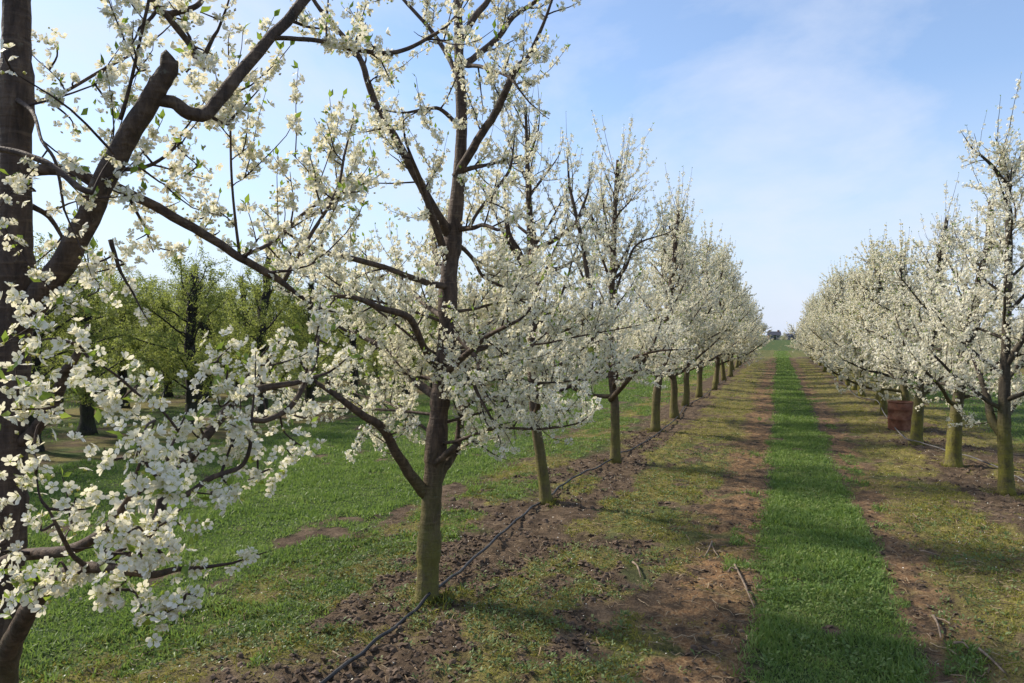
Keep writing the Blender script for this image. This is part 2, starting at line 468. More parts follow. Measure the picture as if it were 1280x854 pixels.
n_l = noise(nt, obj_v, 1.3, 4, 0.6)
soil = ramp(nt, math_(nt, 'ADD', math_(nt, 'MULTIPLY', n_m, 0.6), math_(nt, 'MULTIPLY', n_f, 0.4)), [(0.34, (0.032, 0.023, 0.015)), (0.5, (0.086, 0.060, 0.039)), (0.68, (0.18, 0.132, 0.088))])
dryc = ramp(nt, n_f, [(0.35, (0.10, 0.058, 0.03)), (0.5, (0.20, 0.112, 0.054)), (0.65, (0.32, 0.225, 0.12))])
mossc = ramp(nt, math_(nt, 'ADD', math_(nt, 'MULTIPLY', n_l, 0.5), math_(nt, 'MULTIPLY', n_f, 0.5)), [(0.36, (0.07, 0.072, 0.022)), (0.5, (0.165, 0.152, 0.042)), (0.66, (0.29, 0.24, 0.07))])
grassc = ramp(nt, n_m, [(0.35, (0.03, 0.045, 0.014)), (0.55, (0.055, 0.085, 0.022)), (0.7, (0.10, 0.11, 0.035))])
c = mixc(nt, math_(nt, 'MULTIPLY', attr('dryness'), ramp(nt, n_m, [(0.38, (0, 0, 0)), (0.6, (1, 1, 1))])), soil, dryc)
c = mixc(nt, math_(nt, 'MULTIPLY', attr('moss'), ramp(nt, math_(nt, 'ADD', math_(nt, 'MULTIPLY', n_f, 0.6), math_(nt, 'MULTIPLY', n_m, 0.4)), [(0.38, (0.1, 0.1, 0.1)), (0.58, (1, 1, 1))])), c, mossc)
c = mixc(nt, attr('grass'), c, grassc)
b = N(nt, 'ShaderNodeBsdfPrincipled', {'Roughness': 0.95, 'Specular IOR Level': 0.12})
L(nt, c, b.inputs['Base Color'])
bp = N(nt, 'ShaderNodeBump', {'Strength': 0.8, 'Distance': 0.02}); L(nt, math_(nt, 'ADD', n_f, math_(nt, 'MULTIPLY', n_m, 1.5)), bp.inputs['Height']); L(nt, bp.outputs[0], b.inputs['Normal'])
finish(nt, b.outputs[0])
ground = acc.build('ground', m)
tag(ground, 'bare brown soil and moss of the orchard floor between the tree rows', 'ground', None, 'structure')
for nm, a in (('grass', g_a), ('moss', m_a), ('dryness', d_a)):
    at_ = ground.data.attributes.new(nm, 'FLOAT', 'POINT'); at_.data.foreach_set('value', a.astype(np.float32).ravel())

# ------------------------------------------------------------------ grass, moss, weeds, clods: uncountable ground cover
BLADE_V = np.array([[-0.5, 0, 0], [0.5, 0, 0], [-0.36, 0.16, 0.55], [0.36, 0.16, 0.55], [0, 0.48, 0.95]])
BLADE_F = [(np.array([[0, 1, 3, 2]]), 0), (np.array([[2, 3, 4]]), 0)]
def blades(acc, rng, x, y, hmin, hmax, width, zoff=-0.004, tilt=0.6):
    n = len(x)
    if n == 0: return
    z = gz(x, y) + zoff
    cl = fbm(x * 6.5, y * 6.5, 123, 3); cl2 = fbm(x * 1.9, y * 1.9, 131, 2)
    h = hmin + (hmax - hmin) * rng.random(n) ** 1.2 * np.clip(0.10 + 2.8 * (cl - 0.33) + 1.6 * (cl2 - 0.45), 0.06, 1.5)
    sp = rng.random(n) * 2 * np.pi
    up = np.stack([rng.normal(0, tilt, n), rng.normal(0, tilt, n), np.ones(n)], -1)
    rot = frames(up, sp)
    tv = BLADE_V[None] * np.stack([width * (0.7 + 0.6 * rng.random(n)), h * (0.6 + 0.8 * rng.random(n)), h], -1)[:, None, :]
    V = np.einsum('nij,nvj->nvi', rot, tv) + np.stack([x, y, z], -1)[:, None, :]
    base = acc.n; off = (np.arange(n) * 5)[:, None, None]
    for f, mi in BLADE_F:
        ff = (f[None] + off).reshape(-1, f.shape[1]) + base
        acc.f[f.shape[1]].append(ff); acc.m[f.shape[1]].append(np.zeros(len(ff), np.int32))
    acc.v.append(V.reshape(-1, 3)); acc.n += n * 5
def spread(rng, x0, x1, y0, y1, dens, which=0, power=1.0, clump=None, seed=5):
    n = int((x1 - x0) * (y1 - y0) * dens)
    x = x0 + (x1 - x0) * rng.random(n); y = y0 + (y1 - y0) * rng.random(n)
    p = zones(x, y)[which] ** power
    if clump:
        p = p * smooth(0.30, 0.62, fbm(x * clump, y * clump, seed, 3))
    k = rng.random(n) < p
    return x[k], y[k]
rng = np.random.default_rng(11)
acc = Acc()
for (y0, y1, dens, hm, w) in ((2.6, 5.0, 11000, 0.062, 0.0075), (5.0, 8.5, 7000, 0.064, 0.0095), (8.5, 15, 3200, 0.066, 0.010), (15, 30, 1000, 0.07, 0.016), (30, 60, 300, 0.075, 0.03), (60, 80, 90, 0.08, 0.06)):
    x, y = spread(rng, -0.35, 0.95, y0, y1, dens)
    blades(acc, rng, x, y, 0.02, hm, w)
for (y0, y1, dens) in ((2.6, 5.5, 260), (5.5, 10, 130)):
    x, y = spread(rng, -0.35, 0.95, y0, y1, dens, 0, 1, 1.6, 71)
    for _ in range(6):
        a = rng.random(len(x)) * 6.283; r = 0.004 + 0.02 * rng.random(len(x)); px, py = x + np.cos(a) * r, y + np.sin(a) * r
        pos = np.stack([px, py, gz(px, py) + 0.012 + 0.03 * rng.random(len(x))], -1)
        d = norm(np.stack([np.cos(a), np.sin(a), 0.35 + 0 * a], -1)); sd = norm(np.cross(d, [0, 0, 1.0]))
        scatter(acc, np.array([[0, 0, 0], [0.24, 0.45, 0.10], [0, 0.5, 0.03], [-0.24, 0.45, 0.10], [0, 1.0, 0.0]]), [(np.array([[0, 1, 4, 2], [0, 2, 4, 3]]), 0)], pos, np.stack([sd, d, np.cross(sd, d)], -1), 0.014 + 0.022 * rng.random(len(x)))
o = acc.build('grass_strip', M_GRASS, None, True)
tag(o, 'narrow strip of short green grass running down the middle between both rows', 'grass', None, 'stuff')
acc = Acc()
for (x0, x1, y0, y1, dens, hm, w) in ((-5.5, -2.3, 0.8, 5.0, 7000, 0.055, 0.009), (-5.5, -2.3, 5.0, 9.0, 4500, 0.058, 0.011), (-8.4, -5.5, 1.0, 9.0, 2200, 0.06, 0.014), (-8.4, -2.4, 9, 17, 1800, 0.06, 0.013), (-8.4, -2.4, 17, 34, 480, 0.07, 0.025), (-8.4, -2.6, 34, 90, 70, 0.09, 0.06), (-20, -10, 4, 30, 90, 0.09, 0.03)):
    x, y = spread(rng, x0, x1, y0, y1, dens)
    blades(acc, rng, x, y, 0.018, hm, w)
o = acc.build('alley_grass', M_GRASS, None, True)
tag(o, 'broad band of shaded green grass behind the left row of blossoming trees', 'grass', None, 'stuff')
acc = Acc()
for (x0, x1, y0, y1, dens, hm, w) in ((3.1, 9.4, 7, 16, 900, 0.08, 0.012), (3.1, 9.4, 16, 40, 200, 0.08, 0.03), (3.1, 9.4, 40, 110, 40, 0.09, 0.07)):
    x, y = spread(rng, x0, x1, y0, y1, dens)
    blades(acc, rng, x, y, 0.018, hm, w)
o = acc.build('far_side_grass', M_GRASS, None, True)
tag(o, 'band of green grass seen past the trunks of the right row', 'grass', None, 'stuff')

# moss cushions and short olive growth
acc = Acc()
for (x0, x1, y0, y1, dens, h, w) in ((-3.4, 0.0, 2.2, 5.0, 9000, 0.030, 0.0065), (-3.4, 0.0, 5.0, 9.0, 4500, 0.032, 0.009), (-3.4, -0.1, 9.0, 18, 800, 0.028, 0.016), (0.65, 3.6, 3.2, 9.0, 5200, 0.030, 0.008), (0.65, 3.6, 9, 18, 900, 0.028, 0.016), (-3.4, 3.6, 18, 45, 120, 0.035, 0.04)):
    x, y = spread(rng, x0, x1, y0, y1, dens, 1, 1.3)
    blades(acc, rng, x, y, 0.006, h, w, tilt=0.8)
for (u, v) in ((533, 753), (684, 631), (769, 579), (819, 541), (1258, 619), (1192, 584), (1145, 556)):
    p = on_ground(u, v); n = 700; a = rng.random(n) * 6.283; r = 0.05 + np.abs(rng.normal(0, 0.07, n)); k = fbm(np.cos(a) * 1.5 + u, np.sin(a) * 1.5, 5, 2) > 0.45
    blades(acc, rng, (p[0] + np.cos(a) * r)[k], (p[1] + np.sin(a) * r)[k], 0.01, 0.06, 0.008, tilt=0.5)
o = acc.build('moss', M_MOSS, None, True)
tag(o, 'yellow olive moss and short growth between grass strip and tree rows', 'moss', None, 'stuff')

# low broad-leaved weeds
LEAF_V = np.array([[0, 0, 0], [0.24, 0.45, 0.10], [0, 0.5, 0.03], [-0.24, 0.45, 0.10], [0, 1.0, 0.0]])
LEAF_F = [(np.array([[0, 1, 4, 2], [0, 2, 4, 3]]), 0)]
def leaves_at(acc, rng, pos, nrm_tilt, smin, smax, mat=0, axis_dir=None):
    n = len(pos)
    if n == 0: return
    d = norm(rng.normal(0, 1, (n, 3)) + (np.array([0, 0, 0.0]) if axis_dir is None else axis_dir))
    side = norm(np.cross(d, rng.normal(0, 1, (n, 3)) + np.array([0, 0, nrm_tilt])))
    up = np.cross(side, d)
    rot = np.stack([side, d, up], -1)
    scatter(acc, LEAF_V, [(f, mat) for f, _ in LEAF_F], pos, rot, smin + (smax - smin) * rng.random(n))
acc = Acc()
for (x0, x1, y0, y1, dens) in ((-2.9, -0.15, 2.4, 5.5, 520), (-2.9, -0.15, 5.5, 11, 210), (0.8, 2.6, 3.2, 9, 170), (-5.0, -2.4, 1.4, 7, 160)):
    x, y = spread(rng, x0, x1, y0, y1, dens, 1, 0.6, 0.9, 61)
    for _ in range(7):
        a = rng.random(len(x)) * 2 * np.pi; r = 0.004 + 0.022 * rng.random(len(x))
        px, py = x + np.cos(a) * r, y + np.sin(a) * r
        pos = np.stack([px, py, gz(px, py) + 0.004 + 0.018 * rng.random(len(x))], -1)
        ax = np.stack([np.cos(a), np.sin(a), 0.5 + 0 * a], -1) * 2.2
        leaves_at(acc, rng, pos, 3.0, 0.010, 0.030, 0, ax)
o = acc.build('weeds', M_WEED, None, True)
tag(o, 'low broad leaved weeds scattered over the soil beside the left row', 'weeds', None, 'stuff')

# soil clods
OCT = np.array([[1, 0, 0], [-1, 0, 0], [0, 1, 0], [0, -1, 0], [0, 0, 1], [0, 0, -1], [.62, .62, .3], [-.62, .62, .3], [-.62, -.62, .3], [.62, -.62, .3]]) * np.array([1, 1, 0.62])
OCT_F = [(np.array([[0, 6, 4], [6, 2, 4], [2, 7, 4], [7, 1, 4], [1, 8, 4], [8, 3, 4], [3, 9, 4], [9, 0, 4], [0, 5, 6], [6, 5, 2], [2, 5, 7], [7, 5, 1], [1, 5, 8], [8, 5, 3], [3, 5, 9], [9, 5, 0]]), 0)]
acc = Acc()
for (x0, x1, y0, y1, dens, smax) in ((-3.0, -0.9, 2.2, 5.5, 1500, 0.019), (-3.0, -0.9, 5.5, 12, 420, 0.023), (1.2, 2.8, 5.5, 13, 200, 0.022), (-0.9, 1.3, 2.5, 8, 300, 0.016)):
    n = int((x1 - x0) * (y1 - y0) * dens)
    x = x0 + (x1 - x0) * rng.random(n); y = y0 + (y1 - y0) * rng.random(n)
    g, mo, d = zones(x, y); k = (rng.random(n) > mo) & (g < 0.3) & (fbm(x * 1.6, y * 1.6, 33, 3) > 0.40); x, y = x[k], y[k]; n = len(x)
    s = 0.004 + smax * rng.random(n) ** 2.5
    rot = frames(np.stack([rng.normal(0, .4, n), rng.normal(0, .4, n), np.ones(n)], -1), rng.random(n) * 6.28)
    rot = rot * (0.7 + 0.6 * rng.random((n, 1, 3)))
    scatter(acc, OCT, OCT_F, np.stack([x, y, gz(x, y) + s * 0.15], -1), rot, s)
o = acc.build('soil_clods', M_CLOD, None, False)
tag(o, 'crumbly brown soil clods around the trunks of both rows', 'soil', None, 'stuff')

# dead stalks, straw and little prunings
acc = Acc()
for (x0, x1, y0, y1, dens, lmin, lmax) in ((-3.2, -0.1, 2.2, 6, 150, 0.02, 0.11), (-3.2, -0.1, 6, 14, 45, 0.03, 0.14), (0.7, 3.2, 3.2, 8, 130, 0.03, 0.16), (0.7, 3.2, 8, 16, 35, 0.04, 0.18), (-0.6, -0.05, 2.5, 12, 110, 0.03, 0.12)):
    n = int((x1 - x0) * (y1 - y0) * dens)
    for _ in range(n):
        x = x0 + (x1 - x0) * rng.random(); y = y0 + (y1 - y0) * rng.random()
        l = lmin + (lmax - lmin) * rng.random() ** 2; a = rng.random() * 6.28
        t = np.linspace(-0.5, 0.5, 4); bend = (t ** 2 - 0.1) * l * rng.normal(0, 0.5)
        px = x + np.cos(a) * t * l - np.sin(a) * bend; py = y + np.sin(a) * t * l + np.cos(a) * bend
        pz = gz(px, py) + 0.006 + 0.012 * rng.random() + t * l * rng.normal(0, 0.12)
        r = 0.0012 + 0.0024 * rng.random()
        tube(acc, np.stack([px, py, pz], -1), r * np.array([1, .95, .8, .5]), 3, False)
o = acc.build('dead_stalks_litter', M_DRY, None, False)
tag(o, 'litter of pale dead stalks and tiny prunings strewn on soil', 'litter', None, 'stuff')

# fallen petals
acc = Acc()
n = 4200
x = -4.5 + 7.5 * rng.random(n); y = 2.0 + 12 * rng.random(n) ** 1.3
k = np.minimum(np.abs(x - ROW_L), np.abs(x - ROW_R)) < 1.5 * rng.random(n) + 0.2
x, y = x[k], y[k]; n = len(x)
pv = np.array([[-.5, 0, 0], [0, -.6, .06], [.5, 0, .02], [0, .6, .1]])
scatter(acc, pv, [(np.array([[0, 1, 2, 3]]), 0)], np.stack([x, y, gz(x, y) + 0.012], -1), frames(np.stack([rng.normal(0, .4, n), rng.normal(0, .4, n), np.ones(n)], -1), rng.random(n) * 6.28), 0.006 + 0.005 * rng.random(n))
o = acc.build('fallen_petals', M_PETAL, None, True)
tag(o, 'scattered white petals fallen on the soil under the blossoming trees', 'petals', None, 'stuff')

# ------------------------------------------------------------------ blossom templates
def flower_template(cup, hero):
    V = []; Q = []; T = []
    for k in range(5):
        a = k * 2 * math.pi / 5 + (0.10 if k % 2 else -0.05); c, s = math.cos(a), math.sin(a)
        L_ = 1.0 + (0.07 if k in (1, 3) else -0.05)
        if hero:
            prof = [(0.10, 0.0, 0.0), (0.52 * L_, 0.34, 0.62 * cup), (0.90 * L_, 0.27, 1.0 * cup), (0.98 * L_, 0.0, 0.92 * cup), (0.90 * L_, -0.27, 1.06 * cup), (0.52 * L_, -0.34, 0.66 * cup), (0.55 * L_, 0.0, 0.42 * cup)]
            b = len(V)
            for (r, w, z) in prof: V.append((c * r - s * w, s * r + c * w, z))
            Q += [(b, b + 1, b + 2, b + 6), (b + 6, b + 2, b + 3, b + 4), (b, b + 6, b + 4, b + 5)]
        else:
            prof = [(0.08, 0.0, 0.0), (0.62 * L_, 0.36, 0.75 * cup), (1.0 * L_, 0.0, 0.85 * cup), (0.62 * L_, -0.36, 0.8 * cup)]
            b = len(V)
            for (r, w, z) in prof: V.append((c * r - s * w, s * r + c * w, z))
            Q += [(b, b + 1, b + 2, b + 3)]
    b = len(V)
    H = []
    rr = 0.17 if hero else 0.2
    for k in range(5):
        a = k * 2 * math.pi / 5 + 0.6
        V.append((rr * math.cos(a), rr * math.sin(a), 0.06))
    V.append((0, 0, 0.13))
    for k in range(5): H.append((b + k, b + (k + 1) % 5, b + 5))
    if hero:                                                   # stamens
        for k in range(9):
            a = k * 2.4; rad = 0.26 + 0.16 * ((k * 7) % 5) / 5; h = 0.42 + 0.12 * ((k * 3) % 4) / 4
            b = len(V)
            c, s = math.cos(a), math.sin(a)
            V += [(c * 0.06, s * 0.06, 0.08), (c * rad - s * 0.045, s * rad + c * 0.045, h - 0.02), (c * rad + s * 0.045, s * rad - c * 0.045, h - 0.02), (c * (rad + 0.07), s * (rad + 0.07), h + 0.06)]
            H += [(b, b + 1, b + 2), (b + 1, b + 3, b + 2)]
    return np.array(V), [(np.array(Q), 0), (np.array(H), 1)]
HERO_FL = [flower_template(c, True) for c in (0.10, 0.30, 0.50, 0.80)]
_bud = np.array([[.3, 0, .35], [0, .3, .4], [-.3, 0, .35], [0, -.3, .4], [0, 0, .85], [0, 0, -.1]])
HERO_FL.append((_bud, [(np.array([[0, 1, 4], [1, 2, 4], [2, 3, 4], [3, 0, 4]]), 0), (np.array([[1, 0, 5], [2, 1, 5], [3, 2, 5], [0, 3, 5]]), 1)]))
MID_FL = [flower_template(c, False) for c in (0.15, 0.45)]
_far = np.array([[-.55, -.5, .1], [.5, -.55, -.05], [.6, .5, .15], [-.5, .6, -.1], [-.1, -.6, .6], [.15, .6, .55], [.1, .55, -.6], [-.15, -.5, -.55]])
_farh = np.concatenate([_far, [[-.28, -.2, .2], [.25, -.22, .24], [.27, .2, .16], [-.2, .28, .22]]])
FAR_FL = [(_farh, [(np.array([[0, 1, 2, 3], [4, 5, 6, 7]]), 0), (np.array([[8, 9, 10, 11]]), 1)])]

def put_flowers(acc, rng, pos, nrm, templates, rmin, rmax):
    which = rng.integers(0, len(templates), len(pos))
    spin = rng.random(len(pos)) * 6.283
    rot = frames(nrm, spin)
    sc = rmin + (rmax - rmin) * rng.random(len(pos))
    for i, (tv, tf) in enumerate(templates):
        k = which == i
        scatter(acc, tv, tf, pos[k], rot[k], sc[k])

# ------------------------------------------------------------------ growing branches
def path_point(P, t):
    f = t * (len(P) - 1); i = min(int(f), len(P) - 2); a = f - i
    return P[i] * (1 - a) + P[i + 1] * a, norm(P[i + 1] - P[i])
def grow(rng, P, Rr, t, length, ang, up, jit, r0, nseg=5, bias=None, r_end=0.25):
    p, T = path_point(P, t)
    nvec = rng.normal(0, 1, 3)
    if bias is not None: nvec = nvec + bias
    nvec = nvec - T * np.dot(nvec, T); nvec = norm(nvec)
    d = norm(T * math.cos(ang) + nvec * math.sin(ang))
    pts = [p]; st = length / nseg
    for _ in range(nseg):
        d = norm(d + np.array([0, 0, up]) * st / max(length, 0.2) + rng.normal(0, jit, 3))
        pts.append(pts[-1] + d * st)
    rad = r0 * np.linspace(1, r_end, nseg + 1)
    return np.array(pts), rad
def spots_on(rng, P, spacing, a=0.08, b=0.98):
    seg = np.linalg.norm(np.diff(P, axis=0), axis=1); Ltot = seg.sum()
    n = max(1, int(Ltot * (b - a) / spacing))
    t = a + (b - a) * (np.arange(n) + rng.random(n)) / n
    f = t * (len(P) - 1); i = np.minimum(f.astype(int), len(P) - 2); w = (f - i)[:, None]
    return P[i] * (1 - w) + P[i + 1] * w
def clusters(rng, C, nmin, nmax, rad, up=0.15):
    """flower centres and facings around cluster centres"""
    if len(C) == 0: return np.zeros((0, 3)), np.zeros((0, 3))
    n = rng.integers(nmin, nmax + 1, len(C))
    Cc = np.repeat(C, n, axis=0)
    d = norm(rng.normal(0, 1, (len(Cc), 3)) + np.array([0, 0, up]))
    pos = Cc + d * (rad * (0.35 + 0.75 * rng.random(len(Cc)))[:, None])
    return pos, norm(d + rng.normal(0, 0.35, d.shape))

def limbs_of(rng, trunk, Rt, stem_h, n_limb, spread_, H, low_droop=0.0):
    """scaffold limbs spiralling up a central leader"""
    z = trunk[:, 2] - trunk[0, 2]
    out = []
    az = rng.random() * 6.28
    for k in range(n_limb):
        f = (k + 0.5 * rng.random()) / n_limb
        h = stem_h + (H * 0.93 - stem_h) * f ** 1.15
        t = float(np.interp(h, z, np.linspace(0, 1, len(z))))
        az += 2.4 + rng.normal(0, 0.35)
        length = (spread_ * (1 - 0.84 * f ** 0.8) + 0.16) * (0.78 + 0.44 * rng.random())
        el = R(28 + 34 * f + rng.normal(0, 9)) - low_droop * (1 - f)
        r_here = float(np.interp(t, np.linspace(0, 1, len(Rt)), Rt))
        r0 = min(r_here * 0.62, 0.008 + 0.016 * length)
        d = np.array([math.cos(az) * math.cos(el), math.sin(az) * math.cos(el), math.sin(el)])
        p, _ = path_point(trunk, t)
        pts = [p]; st = length / 7
        for j in range(7):
            d = norm(d + np.array([0, 0, 0.07]) + rng.normal(0, 0.10, 3))
            pts.append(pts[-1] + d * st)
        out.append((np.array(pts), r0 * np.linspace(1, 0.34, 8)))
    return out

def twigs_of(rng, limb, lat_gap, lat_len, shoot_n, shoot_len, start=0.18):
    """side branches and upright shoots of one limb -> (laterals, shoots)"""
    P, Rr = limb
    Ltot = np.linalg.norm(np.diff(P, axis=0), axis=1).sum()
    lats, shoots = [], []
    n = max(2, int(Ltot / lat_gap))
    for k in range(n):
        t = start + (0.99 - start) * (k + rng.random()) / n
        r_here = float(np.interp(t, np.linspace(0, 1, len(Rr)), Rr))
        l = lat_len * (0.45 + 0.9 * rng.random()) * (1.1 - 0.4 * t)
        lat = grow(rng, P, Rr, t, l, R(38 + 40 * rng.random()), 0.25 * rng.normal(0.6, 1), 0.13, min(0.0058, r_here * 0.6), 5, np.array([0, 0, 0.35]), 0.3)
        lats.append(lat)
        for j in range(rng.poisson(shoot_n)):
            shoots.append(grow(rng, lat[0], lat[1], 0.2 + 0.75 * rng.random(), shoot_len * (0.35 + 0.9 * rng.random()), R(30 + 45 * rng.random()), 0.9, 0.09, 0.0026, 4, np.array([0, 0, 1.0]), 0.4))
    tip = grow(rng, P, Rr, 0.999, lat_len * 0.8, R(8), 0.5, 0.08, Rr[-1] * 0.95, 5)
    lats.append(tip)
    return lats, shoots

def dress(rng, lats, shoots, templates, rmin, rmax, lat_sp, sh_sp, ncl, crad, leaf_frac, leaf_size, thin=(1.5, 2.9, 0.4)):
    """blossom and leaf meshes for the given twigs"""
    fl, lf = Acc(), Acc()
    C = [spots_on(rng, P, lat_sp, 0.10, 1.0) for P, _ in lats] + [spots_on(rng, P, sh_sp, 0.06, 0.95) for P, _ in shoots]
    C = np.concatenate(C)
    C = C[rng.random(len(C)) < 0.92 * (1 - (1 - thin[2]) * smooth(thin[0], thin[1], C[:, 2]))]
    pos, nr = clusters(rng, C, ncl[0], ncl[1], crad)
    put_flowers(fl, rng, pos, nr, templates, rmin, rmax)
    k = rng.random(len(C)) < leaf_frac
    lp = C[k] + rng.normal(0, crad * 0.5, (k.sum(), 3))
    for _ in range(2):
        leaves_at(lf, rng, lp + rng.normal(0, 0.006, lp.shape), 0.4, leaf_size * 0.5, leaf_size, 0, np.array([0, 0, 0.9]))
    tips = np.array([P[-1] for P, _ in shoots]) if shoots else np.zeros((0, 3))
    for _ in range(2):
        leaves_at(lf, rng, tips, 0.2, leaf_size * 0.6, leaf_size, 0, np.array([0, 0, 1.6]))
    return fl, lf
def twig_mesh(lats, shoots, s1=4, s2=3):
    a = Acc()
    for P, r in lats: tube(a, P, r, s1, False)
    for P, r in shoots: tube(a, P, np.maximum(r, 0.0011), s2, False)
    return a
def leader(rng, H, r0, lean=(0, 0), top_r=0.012, n=14, wob=0.02):
    z = np.linspace(0, H, n); t = z / H
    x = lean[0] * t + np.cumsum(rng.normal(0, wob, n)) * (t > 0); y = lean[1] * t + np.cumsum(rng.normal(0, wob, n)) * (t > 0)
    x -= x[0]; y -= y[0]
    rad = r0 * (1 - t) ** 0.75 + top_r * t
    rad[0] *= 1.5; rad[1] *= 1.06
    z[0] = -0.06
    return np.stack([x, y, z], -1), rad
def traced_trunk(pix, base, r_list, n=4):
    """trunk drawn in the photo, upright at its own distance; returned relative to the base"""
    d = depth_of(base)
    P = np.array([at(u, v, d + dd) for (u, v, dd) in pix]) - np.asarray(base)
    P[0] = (0, 0, -0.06)
    rr_ = np.interp(np.linspace(0, 1, (len(P) - 1) * n + 1), np.linspace(0, 1, len(r_list)), r_list); rr_[0] *= 1.5; rr_[1] *= 1.12
    return catmull(P, n), rr_

def blossom_tree(seed, trunk, Rt, H, stem_h, n_limb, spread_, extra=(), templates=None, rr=(0.011, 0.0145), lat_gap=0.12, lat_len=0.42, shoot_n=1.3, shoot_len=0.42,
                 lat_sp=0.042, sh_sp=0.05, ncl=(2, 4), crad=0.022, leaf_frac=0.3, leaf_size=0.03, bark=None, top_shoots=8, droop=0.0, thin=(1.5, 3.1, 0.58)):
    """four meshes of one tree standing at the origin: trunk with limbs, twigs, blossom, leaves"""
    rng = np.random.default_rng(seed)
    wood = Acc()
    Ps = catmull(trunk, 2) if len(trunk) < 20 else trunk
    Rs = np.interp(np.linspace(0, 1, len(Ps)), np.linspace(0, 1, len(Rt)), Rt)
    tube(wood, Ps, Rs, 9, True, 0, 0.07, rng)
    limbs = limbs_of(rng, trunk, Rt, stem_h, n_limb, spread_, H, droop) + list(extra)
    lats, shoots = [], []
    for lb in limbs:
        Pl = catmull(lb[0], 2); tube(wood, Pl, np.interp(np.linspace(0, 1, len(Pl)), np.linspace(0, 1, len(lb[1])), lb[1]), 6, True, 0, 0.06, rng)
        a, b_ = twigs_of(rng, lb, lat_gap, lat_len, shoot_n, shoot_len)
        lats += a; shoots += b_
    for k in range(top_shoots):
        shoots.append(grow(rng, trunk, Rt, 0.70 + 0.3 * rng.random(), 0.35 + 0.6 * rng.random(), R(22 + 25 * rng.random()), 1.4, 0.06, 0.0048, 6, None, 0.35))
    # short spurs straight on the leader
    for k in range(26):
        lats.append(grow(rng, trunk, Rt, 0.25 + 0.7 * rng.random(), 0.08 + 0.2 * rng.random(), R(55 + 25 * rng.random()), 0.5, 0.15, 0.004, 4))
    fl, lf = dress(rng, lats, shoots, templates, rr[0], rr[1], lat_sp, sh_sp, ncl, crad, leaf_frac, leaf_size, thin)
    bark = bark or M_BARK
    return [wood.mesh('trunk', bark), twig_mesh(lats, shoots).mesh('twigs', M_TWIG), fl.mesh('blossom', [M_PETAL, M_HEART]), lf.mesh('leaves', M_LEAF)]
def plant(name, meshes, loc, label, cat, group, rz=0.0, sc=(1, 1, 1)):
    t = empty(name, loc, rz); t.scale = sc
    tag(t, label, cat, group)
    for nm, me in zip(('trunk', 'twigs', 'blossom', 'leaves'), meshes):
        o = bpy.data.objects.new(nm, me); COL.objects.link(o); o.parent = t
    return t
def base_at(u, v):
    p = on_ground(u, v); return np.array([p[0], p[1], float(gz(p[0], p[1])) - 0.005])

GL = 'blossoming trees in the left row'
GR = 'blossoming trees in the right row'

